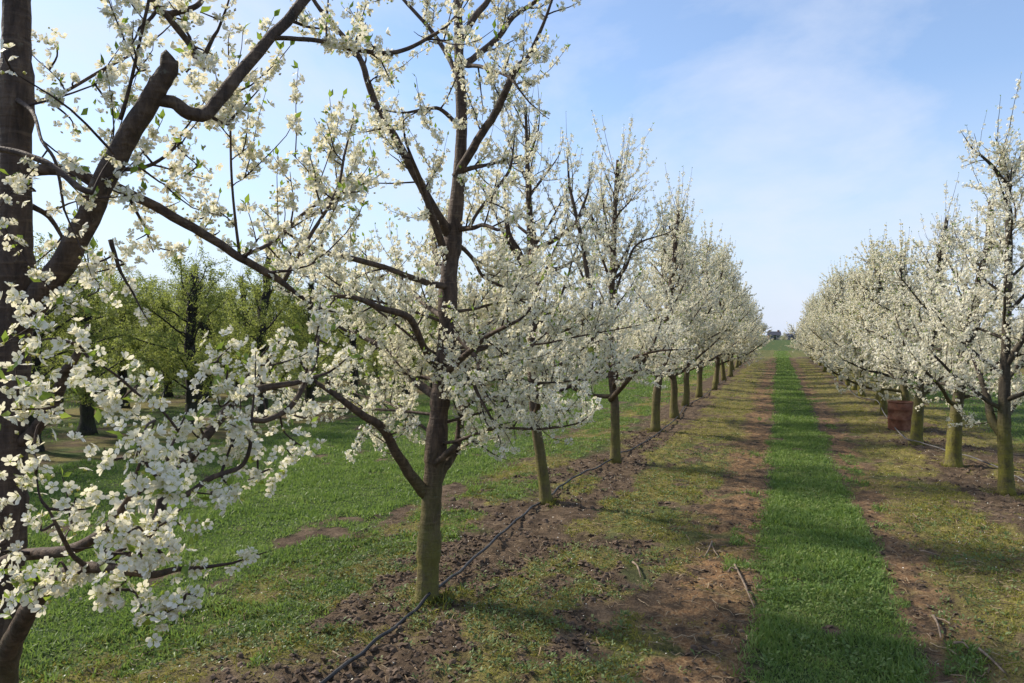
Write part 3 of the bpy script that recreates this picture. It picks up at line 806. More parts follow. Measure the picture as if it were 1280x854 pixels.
# ------------------------------------------------------------------ hero trees: limbs traced from the photograph
def limb_from(pix, n=5):
    """(u, v, distance, width px) list -> smooth world polyline and radii"""
    P = np.array([list(at(u, v, d)) + [w * 0.5 * d / F_PX] for (u, v, d, w) in pix])
    Q = catmull(P, n)
    return Q[:, :3], np.maximum(Q[:, 3], 0.0012)
def hero(name, base, trunk_pix, limbs_pix, label, seed, knots=(), lat_gap=0.1, lat_len=0.36, shoot_n=1.0, shoot_len=0.4, templates=HERO_FL, lat_sp=0.045, sh_sp=0.055,
         ncl=(2, 4), crad=0.022, rr=(0.0115, 0.0145), procedural=(), skip=(), group=GL, leaf_frac=0.3, dense={}, thin=(2.3, 3.4, 0.8)):
    rng = np.random.default_rng(seed)
    root = empty(name, base)
    tag(root, label, 'tree', group)
    B = np.asarray(base, float)
    tp, tr = limb_from(trunk_pix, 6)
    tp, tr = catmull(tp, 2), np.interp(np.linspace(0, 1, 2 * len(tr) - 1), np.linspace(0, 1, len(tr)), tr)
    tr = tr * (1 + 0.10 * (fbm(tp[:, 2] * 5.0, tp[:, 2] * 0, seed, 3) - 0.5) + 0.16 * smooth(0.62, 0.75, vnoise(tp[:, 2] * 9, tp[:, 2] * 0, seed + 3)))
    w = Acc(); tube(w, tp - B, tr, 18, True, 0, 0.035, rng)
    trunk_o = w.build('trunk', M_BARK, root)
    lats, shoots = [], []
    all_paths = []; own = []
    for i, px in enumerate(limbs_pix):
        P, r = limb_from(px)
        kink = 0.30 * r[:, None] * rng.normal(0, 1, P.shape); kink[1:-1] = (kink[:-2] + kink[1:-1] + kink[2:]) / 3 * 0.55; kink[0] = 0
        P = P + kink
        a = Acc(); tube(a, P - B, r, 14 if r[0] > 0.012 else 8, True, 0, 0.03, rng)
        own.append((a, [], [], P))
        all_paths.append(P)
        if i in skip: continue
        gl = lat_gap * (1.0 if r.mean() < 0.012 else 1.5) * dense.get(i, 1.0)
        x, y = twigs_of(rng, (P, r), gl, lat_len, shoot_n, shoot_len, 0.15)
        lats += x; shoots += y
        own[-1][1].extend(x); own[-1][2].extend(y)
    for lb in procedural:
        a = Acc(); P = catmull(lb[0], 2); tube(a, P - B, np.interp(np.linspace(0, 1, len(P)), np.linspace(0, 1, len(lb[1])), lb[1]), 6, True, 0, 0.05, rng)
        x, y = twigs_of(rng, lb, lat_gap, lat_len, shoot_n, shoot_len); lats += x; shoots += y
        own.append((a, list(x), list(y), P))
    fl, lf = dress(rng, lats, shoots, templates, rr[0], rr[1], lat_sp, sh_sp, ncl, crad, leaf_frac, 0.034, thin)
    # heavy bunches at the places the photograph shows them, each on a short spur from the nearest limb
    if len(knots):
        cloud = np.concatenate(all_paths + [P for P, _ in lats])
        C = []
        spots = [(at(u, v, d), n, sp) for (u, v, d, n, sp) in knots]
        spots.sort(key=lambda k_: ((cloud - k_[0]) ** 2).sum(1).min())
        for (c, n, sp) in spots:
            q = cloud[np.argmin(((cloud - c) ** 2).sum(1))]
            mid = (q + c) / 2 + rng.normal(0, 0.012, 3)
            P = catmull(np.array([q, mid, c]), 3); cloud = np.concatenate([cloud, P[3:]])
            near = min(own, key=lambda w_: min([((w_[3] - q) ** 2).sum(1).min()] + [((z_[0] - q) ** 2).sum(1).min() for z_ in w_[1]]))
            near[1].append((P, np.linspace(0.0035, 0.0014, len(P))))
            for _ in range(int(n * 1.75)): C.append(c + rng.normal(0, sp, 3))
        C = np.array(C)
        d_ = norm(rng.normal(0, 1, C.shape) + np.array([0.1, -0.5, 0.35]))
        put_flowers(fl, rng, C + d_ * 0.012, d_, HERO_FL, 0.012, 0.015)
        kk = rng.random(len(C)) < 0.16
        leaves_at(lf, rng, C[kk], 0.3, 0.02, 0.042, 0, np.array([0, 0, 1.0]))
    for (a, x, y, P) in own:
        for q, r_ in x: tube(a, q - B, r_, 5, False, 1)
        for q, r_ in y: tube(a, q - B, np.maximum(r_, 0.0011), 4, False, 1)
        a.build('limb', [M_BARK, M_TWIG], root)
    for acc_, nm, mt in ((fl, 'blossom', [M_PETAL, M_HEART]), (lf, 'leaves', M_LEAF)):
        for q in range(len(acc_.v)): acc_.v[q] = acc_.v[q] - B
        acc_.build(nm, mt, root)
    return root

# nearest tree, at the left edge of the photo
T0 = on_ground(-8, 1180)
base0 = np.array([T0[0], T0[1], float(gz(T0[0], T0[1])) - 0.005])
d0 = depth_of(base0)
trunk0 = [(-10, 1190, d0, 66), (-8, 1100, d0, 52), (-6, 980, d0, 48), (-4, 860, d0, 45), (3, 740, d0, 43), (7, 640, d0, 42), (10, 540, d0, 42), (15, 430, d0, 42), (18, 330, d0, 40), (19, 230, d0, 37), (20, 100, d0, 34), (21, 0, d0, 31), (22, -150, d0, 24), (22, -300, d0 + .05, 14)]
limbs0 = [
    [(12, 420, d0, 32), (60, 355, d0 - .03, 31), (95, 300, d0 - .06, 29), (120, 250, d0 - .08, 27), (150, 185, d0 - .1, 26), (185, 130, d0 - .12, 25), (208, 92, d0 - .13, 23), (211, 68, d0 - .13, 20)],
    [(186, 122, d0 - .12, 15), (215, 128, d0 - .1, 16), (240, 144, d0 - .08, 17), (260, 138, d0 - .06, 16), (290, 105, d0 - .02, 16), (330, 55, d0 + .05, 14), (365, 20, d0 + .1, 13), (400, -25, d0 + .15, 11), (440, -90, d0 + .2, 8)],
    [(20, 214, d0, 15), (70, 212, d0 + .02, 14), (120, 226, d0 + .06, 13), (170, 245, d0 + .1, 12), (215, 270, d0 + .15, 12), (260, 295, d0 + .2, 11), (300, 322, d0 + .25, 10), (340, 345, d0 + .3, 9), (364, 362, d0 + .33, 6)],
    [(-20, 183, d0 - .2, 8), (30, 193, d0 - .22, 8), (65, 208, d0 - .24, 8), (100, 235, d0 - .26, 8), (116, 241, d0 - .26, 6)],
    [(15, 120, d0, 8), (40, 140, d0 - .1, 5), (52, 175, d0 - .2, 4), (70, 205, d0 - .22, 4), (80, 262, d0 - .22, 3)],
    [(3, 735, d0, 20), (-8, 712, d0 - .06, 15), (32, 694, d0 - .14, 15), (80, 690, d0 - .26, 14), (125, 668, d0 - .36, 12), (150, 640, d0 - .4, 9), (165, 615, d0 - .42, 6)],
    [(-4, 870, d0, 30), (20, 800, d0 - .1, 25), (38, 757, d0 - .2, 22), (66, 728, d0 - .3, 18), (92, 712, d0 - .38, 15), (130, 709, d0 - .44, 13), (165, 714, d0 - .46, 12), (188, 719, d0 - .46, 10), (222, 712, d0 - .44, 7)],
    [(150, 712, d0 - .45, 12), (185, 670, d0 - .42, 13), (200, 640, d0 - .36, 13), (213, 600, d0 - .3, 13), (250, 556, d0 - .2, 13), (282, 516, d0 - .1, 13), (298, 498, d0 - .04, 12), (319, 488, d0 + .02, 10), (367, 479, d0 + .15, 7), (400, 470, d0 + .22, 4)],
    [(282, 518, d0 - .1, 9), (310, 524, d0 - .04, 7), (335, 525, d0, 7), (367, 504, d0 + .06, 7), (393, 453, d0 + .12, 6), (398, 425, d0 + .15, 4)],
    [(228, 622, d0 - .3, 8), (266, 597, d0 - .24, 7), (300, 584, d0 - .2, 6), (312, 560, d0 - .2, 5), (314, 530, d0 - .2, 4)],
    [(60, 636, d0 - .52, 3), (75, 665, d0 - .5, 5), (90, 693, d0 - .46, 6), (113, 711, d0 - .42, 7)],
    [(340, 48, d0 + .06, 6), (380, 49, d0 + .12, 6), (413, 54, d0 + .2, 6), (440, 62, d0 + .25, 6), (483, 66, d0 + .3, 6), (516, 58, d0 + .35, 5), (553, 37, d0 + .4, 4), (570, 20, d0 + .42, 3)],
    [(180, -20, d0 - .1, 9), (200, 15, d0 - .08, 9), (222, 15, d0 - .06, 8), (245, 8, d0 - .05, 7), (262, -15, d0, 6)],
    [(205, 16, d0 - .08, 8), (232, 48, d0 - .06, 8), (250, 74, d0 - .05, 7), (272, 38, d0 - .05, 4)],
    [(130, 40, d0 - .3, 0.001), (150, 150, d0 - .12, 5), (165, 95, d0 - .14, 4), (185, 5, d0 - .2, 4)][1:],
    [(138, 300, d0 + .04, 6), (150, 340, d0 + .04, 4), (150, 200, d0 - .12, 4)][:2],
    [(40, 258, d0 + .05, 8), (62, 272, d0 + .1, 6), (80, 300, d0 + .12, 4)],
    [(30, 130, d0 + .1, 5), (75, 118, d0 + .15, 4), (120, 92, d0 + .2, 4), (180, 60, d0 + .25, 3)],
    [(132, 212, d0 - .08, 7), (155, 212, d0, 6), (185, 208, d0 + .08, 5), (215, 188, d0 + .1, 4), (228, 165, d0 + .12, 3)],
    [(62, 515, d0 - .02, 15), (80, 470, d0 - .06, 13), (98, 440, d0 - .1, 9), (110, 405, d0 - .12, 5)],
    [(12, 560, d0, 15), (40, 540, d0 - .01, 15), (64, 512, d0 - .02, 15)],
    [(300, 325, d0 + .25, 4), (290, 230, d0 + .25, 3), (287, 110, d0 + .22, 3)],
    [(355, 352, d0 + .32, 6), (385, 300, d0 + .4, 5), (420, 240, d0 + .45, 4), (432, 185, d0 + .5, 3)],
    [(300, 322, d0 + .25, 5), (345, 300, d0 + .4, 5), (385, 262, d0 + .5, 4), (440, 235, d0 + .6, 3)],
]
kd = d0 - .5
knots0 = [(50, 425, kd, 8, .02), (95, 430, kd, 10, .02), (110, 447, kd, 6, .016), (20, 460, kd - .05, 10, .022), (40, 482, kd - .05, 10, .02), (15, 512, kd - .05, 10, .022), (65, 520, kd, 10, .022), (52, 505, kd, 7, .02),
    (40, 565, kd, 8, .02), (45, 592, kd, 10, .018), (105, 470, kd + .2, 6, .016), (150, 505, kd + .15, 11, .024), (172, 482, kd + .15, 11, .024), (186, 500, kd + .15, 9, .02), (130, 495, kd + .15, 8, .022),
    (52, 656, kd, 6, .012), (95, 622, kd, 9, .02), (112, 636, kd, 9, .02), (130, 560, kd, 9, .022), (175, 562, kd - .1, 11, .016), (182, 578, kd - .1, 10, .016), (195, 602, kd - .1, 13, .018), (208, 612, kd - .1, 12, .016), (216, 600, kd - .08, 8, .014),
    (148, 672, kd, 11, .022), (165, 662, kd, 10, .02), (185, 672, kd, 12, .022), (202, 692, kd, 12, .02), (216, 682, kd, 10, .02), (180, 702, kd, 9, .02), (160, 692, kd, 9, .02), (20, 720, kd - .05, 9, .02), (30, 742, kd - .05, 8, .02), (45, 735, kd, 7, .018),
    (75, 736, kd + .05, 8, .018), (88, 722, kd + .05, 6, .014), (70, 712, kd + .05, 5, .014), (135, 742, kd, 7, .014), (145, 737, kd, 7, .014), (175, 752, kd, 5, .012), (192, 768, kd, 7, .014), (207, 762, kd, 8, .013), (230, 753, kd, 8, .013), (246, 746, kd, 4, .01),
    (256, 472, kd + .4, 9, .02), (272, 452, kd + .4, 9, .02), (290, 432, kd + .45, 8, .02), (282, 480, kd + .4, 9, .02), (272, 496, kd + .35, 8, .02), (262, 530, kd + .3, 9, .022), (236, 535, kd + .3, 8, .02), (292, 546, kd + .35, 9, .022), (302, 562, kd + .35, 8, .02), (322, 566, kd + .4, 9, .02),
    (342, 590, kd + .45, 8, .018), (265, 618, kd + .2, 9, .02), (278, 630, kd + .2, 7, .016), (290, 612, kd + .25, 7, .016), (250, 570, kd + .25, 7, .018), (310, 600, kd + .4, 6, .016), (365, 570, kd + .55, 7, .018), (380, 560, kd + .55, 7, .018),
    (345, 455, kd + .6, 9, .024), (400, 400, kd + .7, 9, .03), (410, 430, kd + .7, 11, .03), (385, 520, kd + .65, 9, .024), (350, 520, kd + .55, 9, .024), (240, 665, kd + .1, 6, .014),
    (28, 385, d0 - .5, 9, .014), (20, 235, d0 - .2, 8, .015), (10, 62, d0 - .5, 2, .006), (16, 90, d0 - .5, 2, .006), (143, 193, d0 - .25, 2, .006), (70, 52, d0 + .1, 7, .014), (95, 97, d0 + .1, 4, .012), (60, 125, d0 + .1, 6, .014), (92, 160, d0 + .1, 7, .016),
    (250, 15, d0 - .1, 10, .03), (210, 8, d0 - .1, 8, .026), (170, 90, d0 - .1, 6, .02), (235, 60, d0, 9, .03), (265, 68, d0 + .05, 7, .024), (240, 100, d0 + .1, 7, .022), (175, 185, d0 + .1, 6, .02), (135, 135, d0 + .1, 6, .02), (97, 262, d0 + .2, 6, .018), (215, 180, d0 + .1, 9, .024), (245, 205, d0 + .1, 9, .024), (230, 220, d0 + .1, 8, .024), (85, 215, d0 - .1, 2, .006),
    (130, 320, d0 + .1, 8, .03), (155, 330, d0 + .1, 9, .03), (170, 300, d0 + .1, 8, .03), (110, 370, d0 + .1, 7, .03), (430, 55, d0 + .2, 11, .024), (455, 50, d0 + .2, 10, .022), (470, 60, d0 + .25, 7, .02), (410, 60, d0 + .2, 6, .018)]
hero('plum_tree', base0, trunk0, limbs0, 'nearest blossoming tree, its dark trunk cut by the photo edge, one limb sawn off', 101, knots0, lat_gap=0.11, lat_len=0.22, shoot_n=1.0, shoot_len=0.26, lat_sp=0.042, sh_sp=0.044, ncl=(5, 9), crad=0.021, dense={5: 3, 6: 3, 7: 2, 8: 1.6, 9: 2.2, 10: 2, 2: .75, 21: .8, 22: .6, 23: .6, 1: 1.3, 11: .9, 13: 1.0, 14: 1.5, 17: 1.2, 18: .9}, skip=(0, 3, 19, 20), leaf_frac=0.4)

# the tree with the dark fork in the middle of the left half
bA = base_at(533, 753); dA = depth_of(bA)
trunkA = [(532, 764, dA, 46), (533, 750, dA, 34), (534, 735, dA, 29), (536, 690, dA, 27), (540, 620, dA, 25), (545, 560, dA, 23), (552, 480, dA, 22), (558, 420, dA, 21), (561, 350, dA, 21), (567, 290, dA, 20), (574, 220, dA, 16), (577, 150, dA, 14), (574, 80, dA, 12), (572, 0, dA, 10), (569, -80, dA, 7), (566, -150, dA, 4)]
limbsA = [
    [(533, 618, dA, 16), (512, 590, dA - .12, 14), (492, 560, dA - .25, 12), (478, 536, dA - .35, 11), (455, 520, dA - .45, 10), (428, 500, dA - .55, 8), (395, 478, dA - .6, 5)],
    [(541, 612, dA, 13), (556, 585, dA + .05, 11), (572, 557, dA + .1, 10), (583, 505, dA + .1, 9), (622, 499, dA - .05, 8), (655, 499, dA - .15, 7), (700, 488, dA - .2, 5)],
    [(543, 580, dA - .04, 9), (558, 568, dA - .08, 9), (572, 556, dA - .1, 8)],
    [(550, 500, dA, 12), (516, 474, dA + .2, 10), (503, 458, dA + .3, 9), (470, 430, dA + .5, 7), (440, 415, dA + .6, 5)],
    [(548, 466, dA, 10), (527, 430, dA - .2, 9), (511, 397, dA - .35, 9), (480, 386, dA - .5, 8), (440, 372, dA - .6, 6), (400, 372, dA - .7, 4)],
    [(564, 411, dA, 7), (598, 453, dA - .3, 6), (592, 480, dA - .4, 5), (612, 520, dA - .5, 3)],
    [(564, 298, dA, 14), (535, 248, dA - .15, 12), (520, 220, dA - .22, 11), (497, 178, dA - .3, 10), (474, 140, dA - .35, 9), (460, 101, dA - .4, 8), (448, 70, dA - .42, 7), (422, 37, dA - .45, 6), (395, 5, dA - .48, 5), (370, -40, dA - .5, 3)],
    [(561, 330, dA, 11), (542, 276, dA - .2, 9), (530, 239, dA - .3, 7), (512, 190, dA - .5, 4)],
    [(569, 222, dA, 12), (586, 194, dA - .05, 11), (614, 150, dA - .1, 10), (633, 112, dA - .15, 9), (647, 84, dA - .18, 8), (661, 70, dA - .2, 6), (680, 28, dA - .25, 4), (690, 0, dA - .27, 3)],
    [(575, 84, dA, 8), (595, 70, dA + .1, 8), (624, 45, dA + .2, 7), (642, 21, dA + .25, 6), (672, 0, dA + .3, 5), (700, -30, dA + .35, 3)],
    [(575, 55, dA, 8), (595, 19, dA + .05, 8), (610, 0, dA + .08, 7), (635, -50, dA + .1, 4)],
    [(576, 105, dA, 7), (555, 62, dA + .15, 6), (535, 33, dA + .2, 5), (504, 0, dA + .25, 4), (480, -30, dA + .3, 3)],
    [(576, 160, dA, 6), (553, 138, dA - .2, 5), (535, 136, dA - .3, 4), (509, 141, dA - .4, 3)],
    [(561, 360, dA, 9), (530, 352, dA - .2, 8), (488, 337, dA - .4, 7), (441, 323, dA - .6, 7), (399, 314, dA - .75, 6), (370, 298, dA - .85, 4)],
    [(570, 288, dA, 8), (590, 285, dA - .1, 6), (605, 281, dA - .2, 5), (622, 288, dA - .3, 4)],
    [(586, 285, dA - .05, 5), (600, 262, dA - .05, 4), (633, 220, dA - .1, 4), (640, 200, dA - .1, 3)],
    [(566, 300, dA, 6), (590, 322, dA + .15, 5), (605, 347, dA + .2, 4), (633, 361, dA + .25, 4), (650, 375, dA + .3, 3)],
    [(577, 82, dA, 6), (600, 83, dA - .1, 5), (619, 89, dA - .2, 4), (638, 98, dA - .3, 4), (650, 113, dA - .35, 3)],
    [(572, 216, dA, 8), (590, 210, dA - .05, 6), (604, 207, dA - .06, 5)],
    [(562, 350, dA, 9), (548, 330, dA + .2, 8), (542, 300, dA + .4, 7), (538, 270, dA + .6, 4)],
    [(556, 440, dA, 9), (590, 440, dA + .3, 7), (630, 425, dA + .6, 5)],
    [(558, 400, dA, 8), (530, 380, dA + .4, 6), (500, 350, dA + .7, 5), (470, 330, dA + .9, 3)],
    [(553, 470, dA, 10), (575, 450, dA - .3, 8), (610, 420, dA - .5, 6), (650, 400, dA - .7, 4)],
]
rngA = np.random.default_rng(5)
tpA, trA = limb_from(trunkA, 6)
procA = []
zA = tpA[:, 2]
for k in range(20):
    h = 0.92 + 0.85 * (k + rngA.random()) / 20
    t = float(np.interp(h, zA, np.linspace(0, 1, len(zA))))
    p, _ = path_point(tpA, t)
    az = 2.4 * k + rngA.normal(0, 0.3)
    if -math.cos(az) * C_FWD[0] - math.sin(az) * C_FWD[1] > 0.72: continue
    el = R(2 + 16 * rngA.random()); ln = (1.28 - 0.4 * k / 22) * (0.75 + 0.4 * rngA.random())
    d = np.array([math.cos(az) * math.cos(el), math.sin(az) * math.cos(el), math.sin(el)]); pts = [p]
    for j in range(7):
        d = norm(d + np.array([0, 0, 0.03]) + rngA.normal(0, 0.11, 3)); pts.append(pts[-1] + d * ln / 7)
    procA.append((np.array(pts), (0.009 + 0.004 * rngA.random()) * np.linspace(1, 0.35, 8)))
hero('plum_tree', bA, trunkA, limbsA, 'blossoming tree with wide forked crown and bare mossy stem beside the black hose', 202, (), lat_gap=0.088, lat_len=0.31, shoot_n=1.45, shoot_len=0.30, lat_sp=0.040, sh_sp=0.040, ncl=(5, 11), crad=0.027, skip=(2,), procedural=procA, thin=(1.9, 2.8, 0.85))

# ------------------------------------------------------------------ the next trees, trunks drawn from the photo, crowns grown
def extra_limb(base, pix):
    P, r = limb_from(pix, 2); return P - base, r
bB = base_at(684, 631); dB = depth_of(bB)
tp, tr = traced_trunk([(684, 633, 0), (677, 580, 0), (667, 508, 0), (665, 440, 0), (664, 375, 0), (662, 280, 0), (659, 200, 0), (657, 130, 0)], bB, [0.058, 0.052, 0.048, 0.042, 0.036, 0.031, 0.022, 0.010])
ex = [extra_limb(bB, p) for p in (
    [(663, 330, dB, 9), (667, 314, dB - .05, 8), (688, 303, dB - .1, 7), (702, 293, dB - .15, 6), (721, 276, dB - .2, 5), (735, 240, dB - .2, 3)],
    [(662, 352, dB, 10), (649, 316, dB - .1, 8), (637, 296, dB - .15, 7), (633, 274, dB - .2, 5)],
    [(664, 372, dB, 7), (672, 345, dB + .05, 7), (700, 335, dB + .1, 5)],
    [(665, 420, dB, 9), (700, 413, dB - .4, 8), (737, 392, dB - .5, 7), (733, 335, dB - .5, 6), (725, 290, dB - .5, 5), (712, 235, dB - .5, 4)])]
meB = blossom_tree(303, tp, tr, 4.0, 0.85, 19, 1.15, ex, MID_FL + HERO_FL[:1], (0.012, 0.0155), 0.095, 0.40, 1.25, 0.40, 0.038, 0.046, (4, 8), 0.026000000000000002, 0.28, 0.03, M_BARK, 7, 0.15)
plant('plum_tree', meB, bB, 'slim leaning blossoming tree just behind the dark forked one, its stem crossing the grass edge', 'tree', GL)
bC = base_at(769, 579); dC = depth_of(bC)
tp, tr = traced_trunk([(769, 580, 0), (769, 530, 0), (767, 490, 0), (762, 433, 0), (766, 330, 0), (769, 253, 0), (772, 200, 0)], bC, [0.062, 0.057, 0.052, 0.046, 0.036, 0.027, 0.018])
ex = [extra_limb(bC, p) for p in (
    [(766, 350, dC, 5), (782, 335, dC - .1, 4), (790, 314, dC - .15, 3), (802, 302, dC - .2, 2.5), (831, 293, dC - .25, 1.5)],
    [(763, 500, dC, 7), (786, 474, dC - .5, 6), (806, 450, dC - .6, 5), (819, 425, dC - .65, 3)],
    [(767, 320, dC, 8), (750, 292, dC - .1, 6), (738, 270, dC - .15, 4)])]
meC = blossom_tree(404, tp, tr, 3.85, 0.85, 22, 1.2, ex, MID_FL, (0.013, 0.017), 0.095, 0.40, 1.8, 0.42, 0.038, 0.046, (4, 8), 0.027999999999999997, 0.3, 0.032, M_BARK, 14, 0.15)
plant('plum_tree', meC, bC, 'blossoming tree whose straight mossy stem stands right beside the hose on bare soil', 'tree', GL)
bD = base_at(819, 541); dD = depth_of(bD)
tp, tr = traced_trunk([(819, 542, 0), (820, 500, 0), (824, 470, 0), (834, 400, 0), (842, 330, 0), (847, 280, 0), (849, 262, 0)], bD, [0.074, 0.068, 0.06, 0.05, 0.04, 0.032, 0.026])
meD = blossom_tree(505, tp, tr, 3.6, 0.8, 23, 1.25, (), MID_FL, (0.014, 0.018), 0.095, 0.42, 1.8, 0.42, 0.038, 0.046, (4, 8), 0.03, 0.32, 0.034, M_BARK, 16, 0.15)
plant('plum_tree', meD, bD, 'blossoming tree with a cut leader, fourth stem in the row counted along the hose', 'tree', GL)

# right row: the three nearest trunks
bR0 = base_at(1258, 619); dR = depth_of(bR0)
tp, tr = traced_trunk([(1258, 621, 0), (1257, 570, 0), (1255, 528, 0), (1257, 448, 0), (1259, 387, 0), (1261, 305, 0), (1259, 225, 0), (1251, 190, 0), (1244, 172, 0)], bR0, [0.074, 0.066, 0.06, 0.045, 0.04, 0.034, 0.022, 0.009, 0.004])
ex = [extra_limb(bR0, p) for p in (
    [(1256, 545, dR, 14), (1240, 525, dR + .1, 11), (1235, 500, dR + .2, 8), (1225, 470, dR + .3, 6)],
    [(1259, 235, dR, 5), (1270, 210, dR, 4), (1280, 185, dR, 2)],
    [(1256, 460, dR, 9), (1275, 430, dR - .1, 7), (1295, 400, dR - .2, 6), (1320, 370, dR - .3, 6)],
    [(1259, 232, dR, 5), (1238, 205, dR - .1, 4), (1220, 190, dR - .15, 2.5)])]
meR0 = blossom_tree(606, tp, tr, 3.4, 0.75, 16, 1.0, ex, MID_FL, (0.013, 0.017), 0.095, 0.34, 1.8, 0.34, 0.038, 0.046, (4, 8), 0.03, 0.3, 0.03, M_BARK_R, 2, 0.3, (2.6, 4.2, 0.75))
plant('plum_tree', meR0, bR0, 'tallest blossoming tree of the right row, yellow moss on its forked stem', 'tree', GR)
bR1 = base_at(1192, 584)
tp, tr = traced_trunk([(1192, 585, 0), (1193, 550, 0), (1196, 510, 0), (1209, 435, 0), (1220, 370, 0), (1235, 305, 0), (1239, 250, 0)], bR1, [0.09, 0.082, 0.07, 0.052, 0.046, 0.04, 0.03])
meR1 = blossom_tree(707, tp, tr, 2.9, 0.72, 18, 1.05, (), MID_FL, (0.014, 0.018), 0.095, 0.38, 1.8, 0.36, 0.038, 0.046, (4, 8), 0.03, 0.34, 0.032, M_BARK_R, 6, 0.3)
plant('plum_tree', meR1, bR1, 'blossoming tree leaning right on a thick dark stem, between mossy forked tree and drum', 'tree', GR)
bR2 = base_at(1145, 556)
tp, tr = traced_trunk([(1145, 557, 0), (1147, 525, 0), (1151, 490, 0), (1164, 430, 0), (1172, 385, 0), (1176, 318, 0), (1184, 272, 0)], bR2, [0.088, 0.078, 0.064, 0.05, 0.044, 0.036, 0.026])
meR2 = blossom_tree(808, tp, tr, 3.1, 0.75, 19, 1.1, (), MID_FL, (0.014, 0.018), 0.095, 0.40, 1.8, 0.4, 0.038, 0.046, (4, 8), 0.032, 0.36, 0.034, M_BARK_R, 9, 0.3)
plant('plum_tree', meR2, bR2, 'blossoming tree with a short pale stem directly beside the rusty drum', 'tree', GR)

# ------------------------------------------------------------------ the long rows: grown variants, copied down the row
def variant(seed, bark, H, spread_, stem=0.78):
    rng = np.random.default_rng(seed)
    P, r = leader(rng, H, 0.062 + 0.016 * rng.random(), rng.normal(0, 0.12, 2))
    return blossom_tree(seed + 1, P, r, H, stem, 23, spread_, (), FAR_FL, (0.021, 0.030), 0.10, 0.38, 1.7, 0.42, 0.042, 0.056, (3, 5), 0.034, 0.36, 0.040, bark, 18, 0.26)
VAR_L = [variant(1000 + 10 * i, M_BARK, 3.55 + 0.14 * (i % 4), 1.32 + 0.05 * (i % 3)) for i in range(5)]
VAR_R = [variant(2000 + 10 * i, M_BARK_R, 3.15 + 0.14 * (i % 4), 1.30 + 0.05 * (i % 3), 0.70) for i in range(5)]
protoL = {}; protoR = {}
def row_tree(store, var, i, loc, rz, sc, label, group):
    k = i % len(var)
    if k not in store:
        t = plant('plum_tree', var[k], loc, label, 'tree', group, rz, sc)
        store[k] = (t, list(t.children))
    else:
        src, kids = store[k]
        t = copy_tree(src, kids, loc, rz, sc)
        t['label'] = label; t['group'] = group
    return t
rnd = random.Random(4)
near_l = {0: 'fifth blossoming tree along the hose, in the left row, stem between mossy fourth and sixth', 1: 'sixth blossoming tree of the left row, counted from the forked tree at its front', 2: 'seventh blossoming tree of the left row, mossy stem half hidden behind the sixth'}
y = 14.35; i = 0
while y < 54.5:
    x = ROW_L + 0.10 + rnd.gauss(0, 0.07)
    label = near_l.get(i, 'white blossoming tree in the distant closed part of the left row' if y > 30 else None)
    if label is None: label = 'white blossoming tree in the left row where crowns begin merging into a hedge'
    s = 1 + rnd.gauss(0, 0.05)
    row_tree(protoL, VAR_L, rnd.randrange(5) if i >= 5 else i, (x, y, float(gz(x, y)) - 0.01), rnd.random() * 6.28, (s, s, s * (1 + rnd.gauss(0, 0.04))), label, GL if y <= 30 else 'distant blossoming trees in the left row')
    y += 2.55 + rnd.gauss(0, 0.15); i += 1
y = 14.3; i = 0
near_r = {0: 'blossoming tree immediately behind the rusty drum in the right row', 1: 'second blossoming tree behind the rusty drum in the right row'}
while y < 54.5:
    x = ROW_R + 0.02 + rnd.gauss(0, 0.07)
    label = near_r.get(i, 'white blossoming tree in the distant closed part of the right row' if y > 28 else 'white blossoming tree in the right row beyond the drum, stem under low crown')
    s = 1 + rnd.gauss(0, 0.05)
    row_tree(protoR, VAR_R, rnd.randrange(5) if i >= 5 else i, (x, y, float(gz(x, y)) - 0.01), rnd.random() * 6.28, (s, s, s * (1 + rnd.gauss(0, 0.05))), label, GR if y <= 28 else 'distant blossoming trees in the right row')
    y += 2.15 + rnd.gauss(0, 0.15); i += 1
# another row further right, seen under and between the crowns
y = 30.0; i = 0
while y < 62:
    x = 10.4 + rnd.gauss(0, 0.1)
    s = 0.82 + rnd.gauss(0, 0.04)
    row_tree(protoR, VAR_R, rnd.randrange(5), (x, y, float(gz(x, y)) - 0.01), rnd.random() * 6.28, (s, s, s * 0.92), 'blossoming tree of a further row glimpsed through gaps in the right row', 'blossoming trees of the row behind the right row')
    y += 2.5 + rnd.gauss(0, 0.15); i += 1

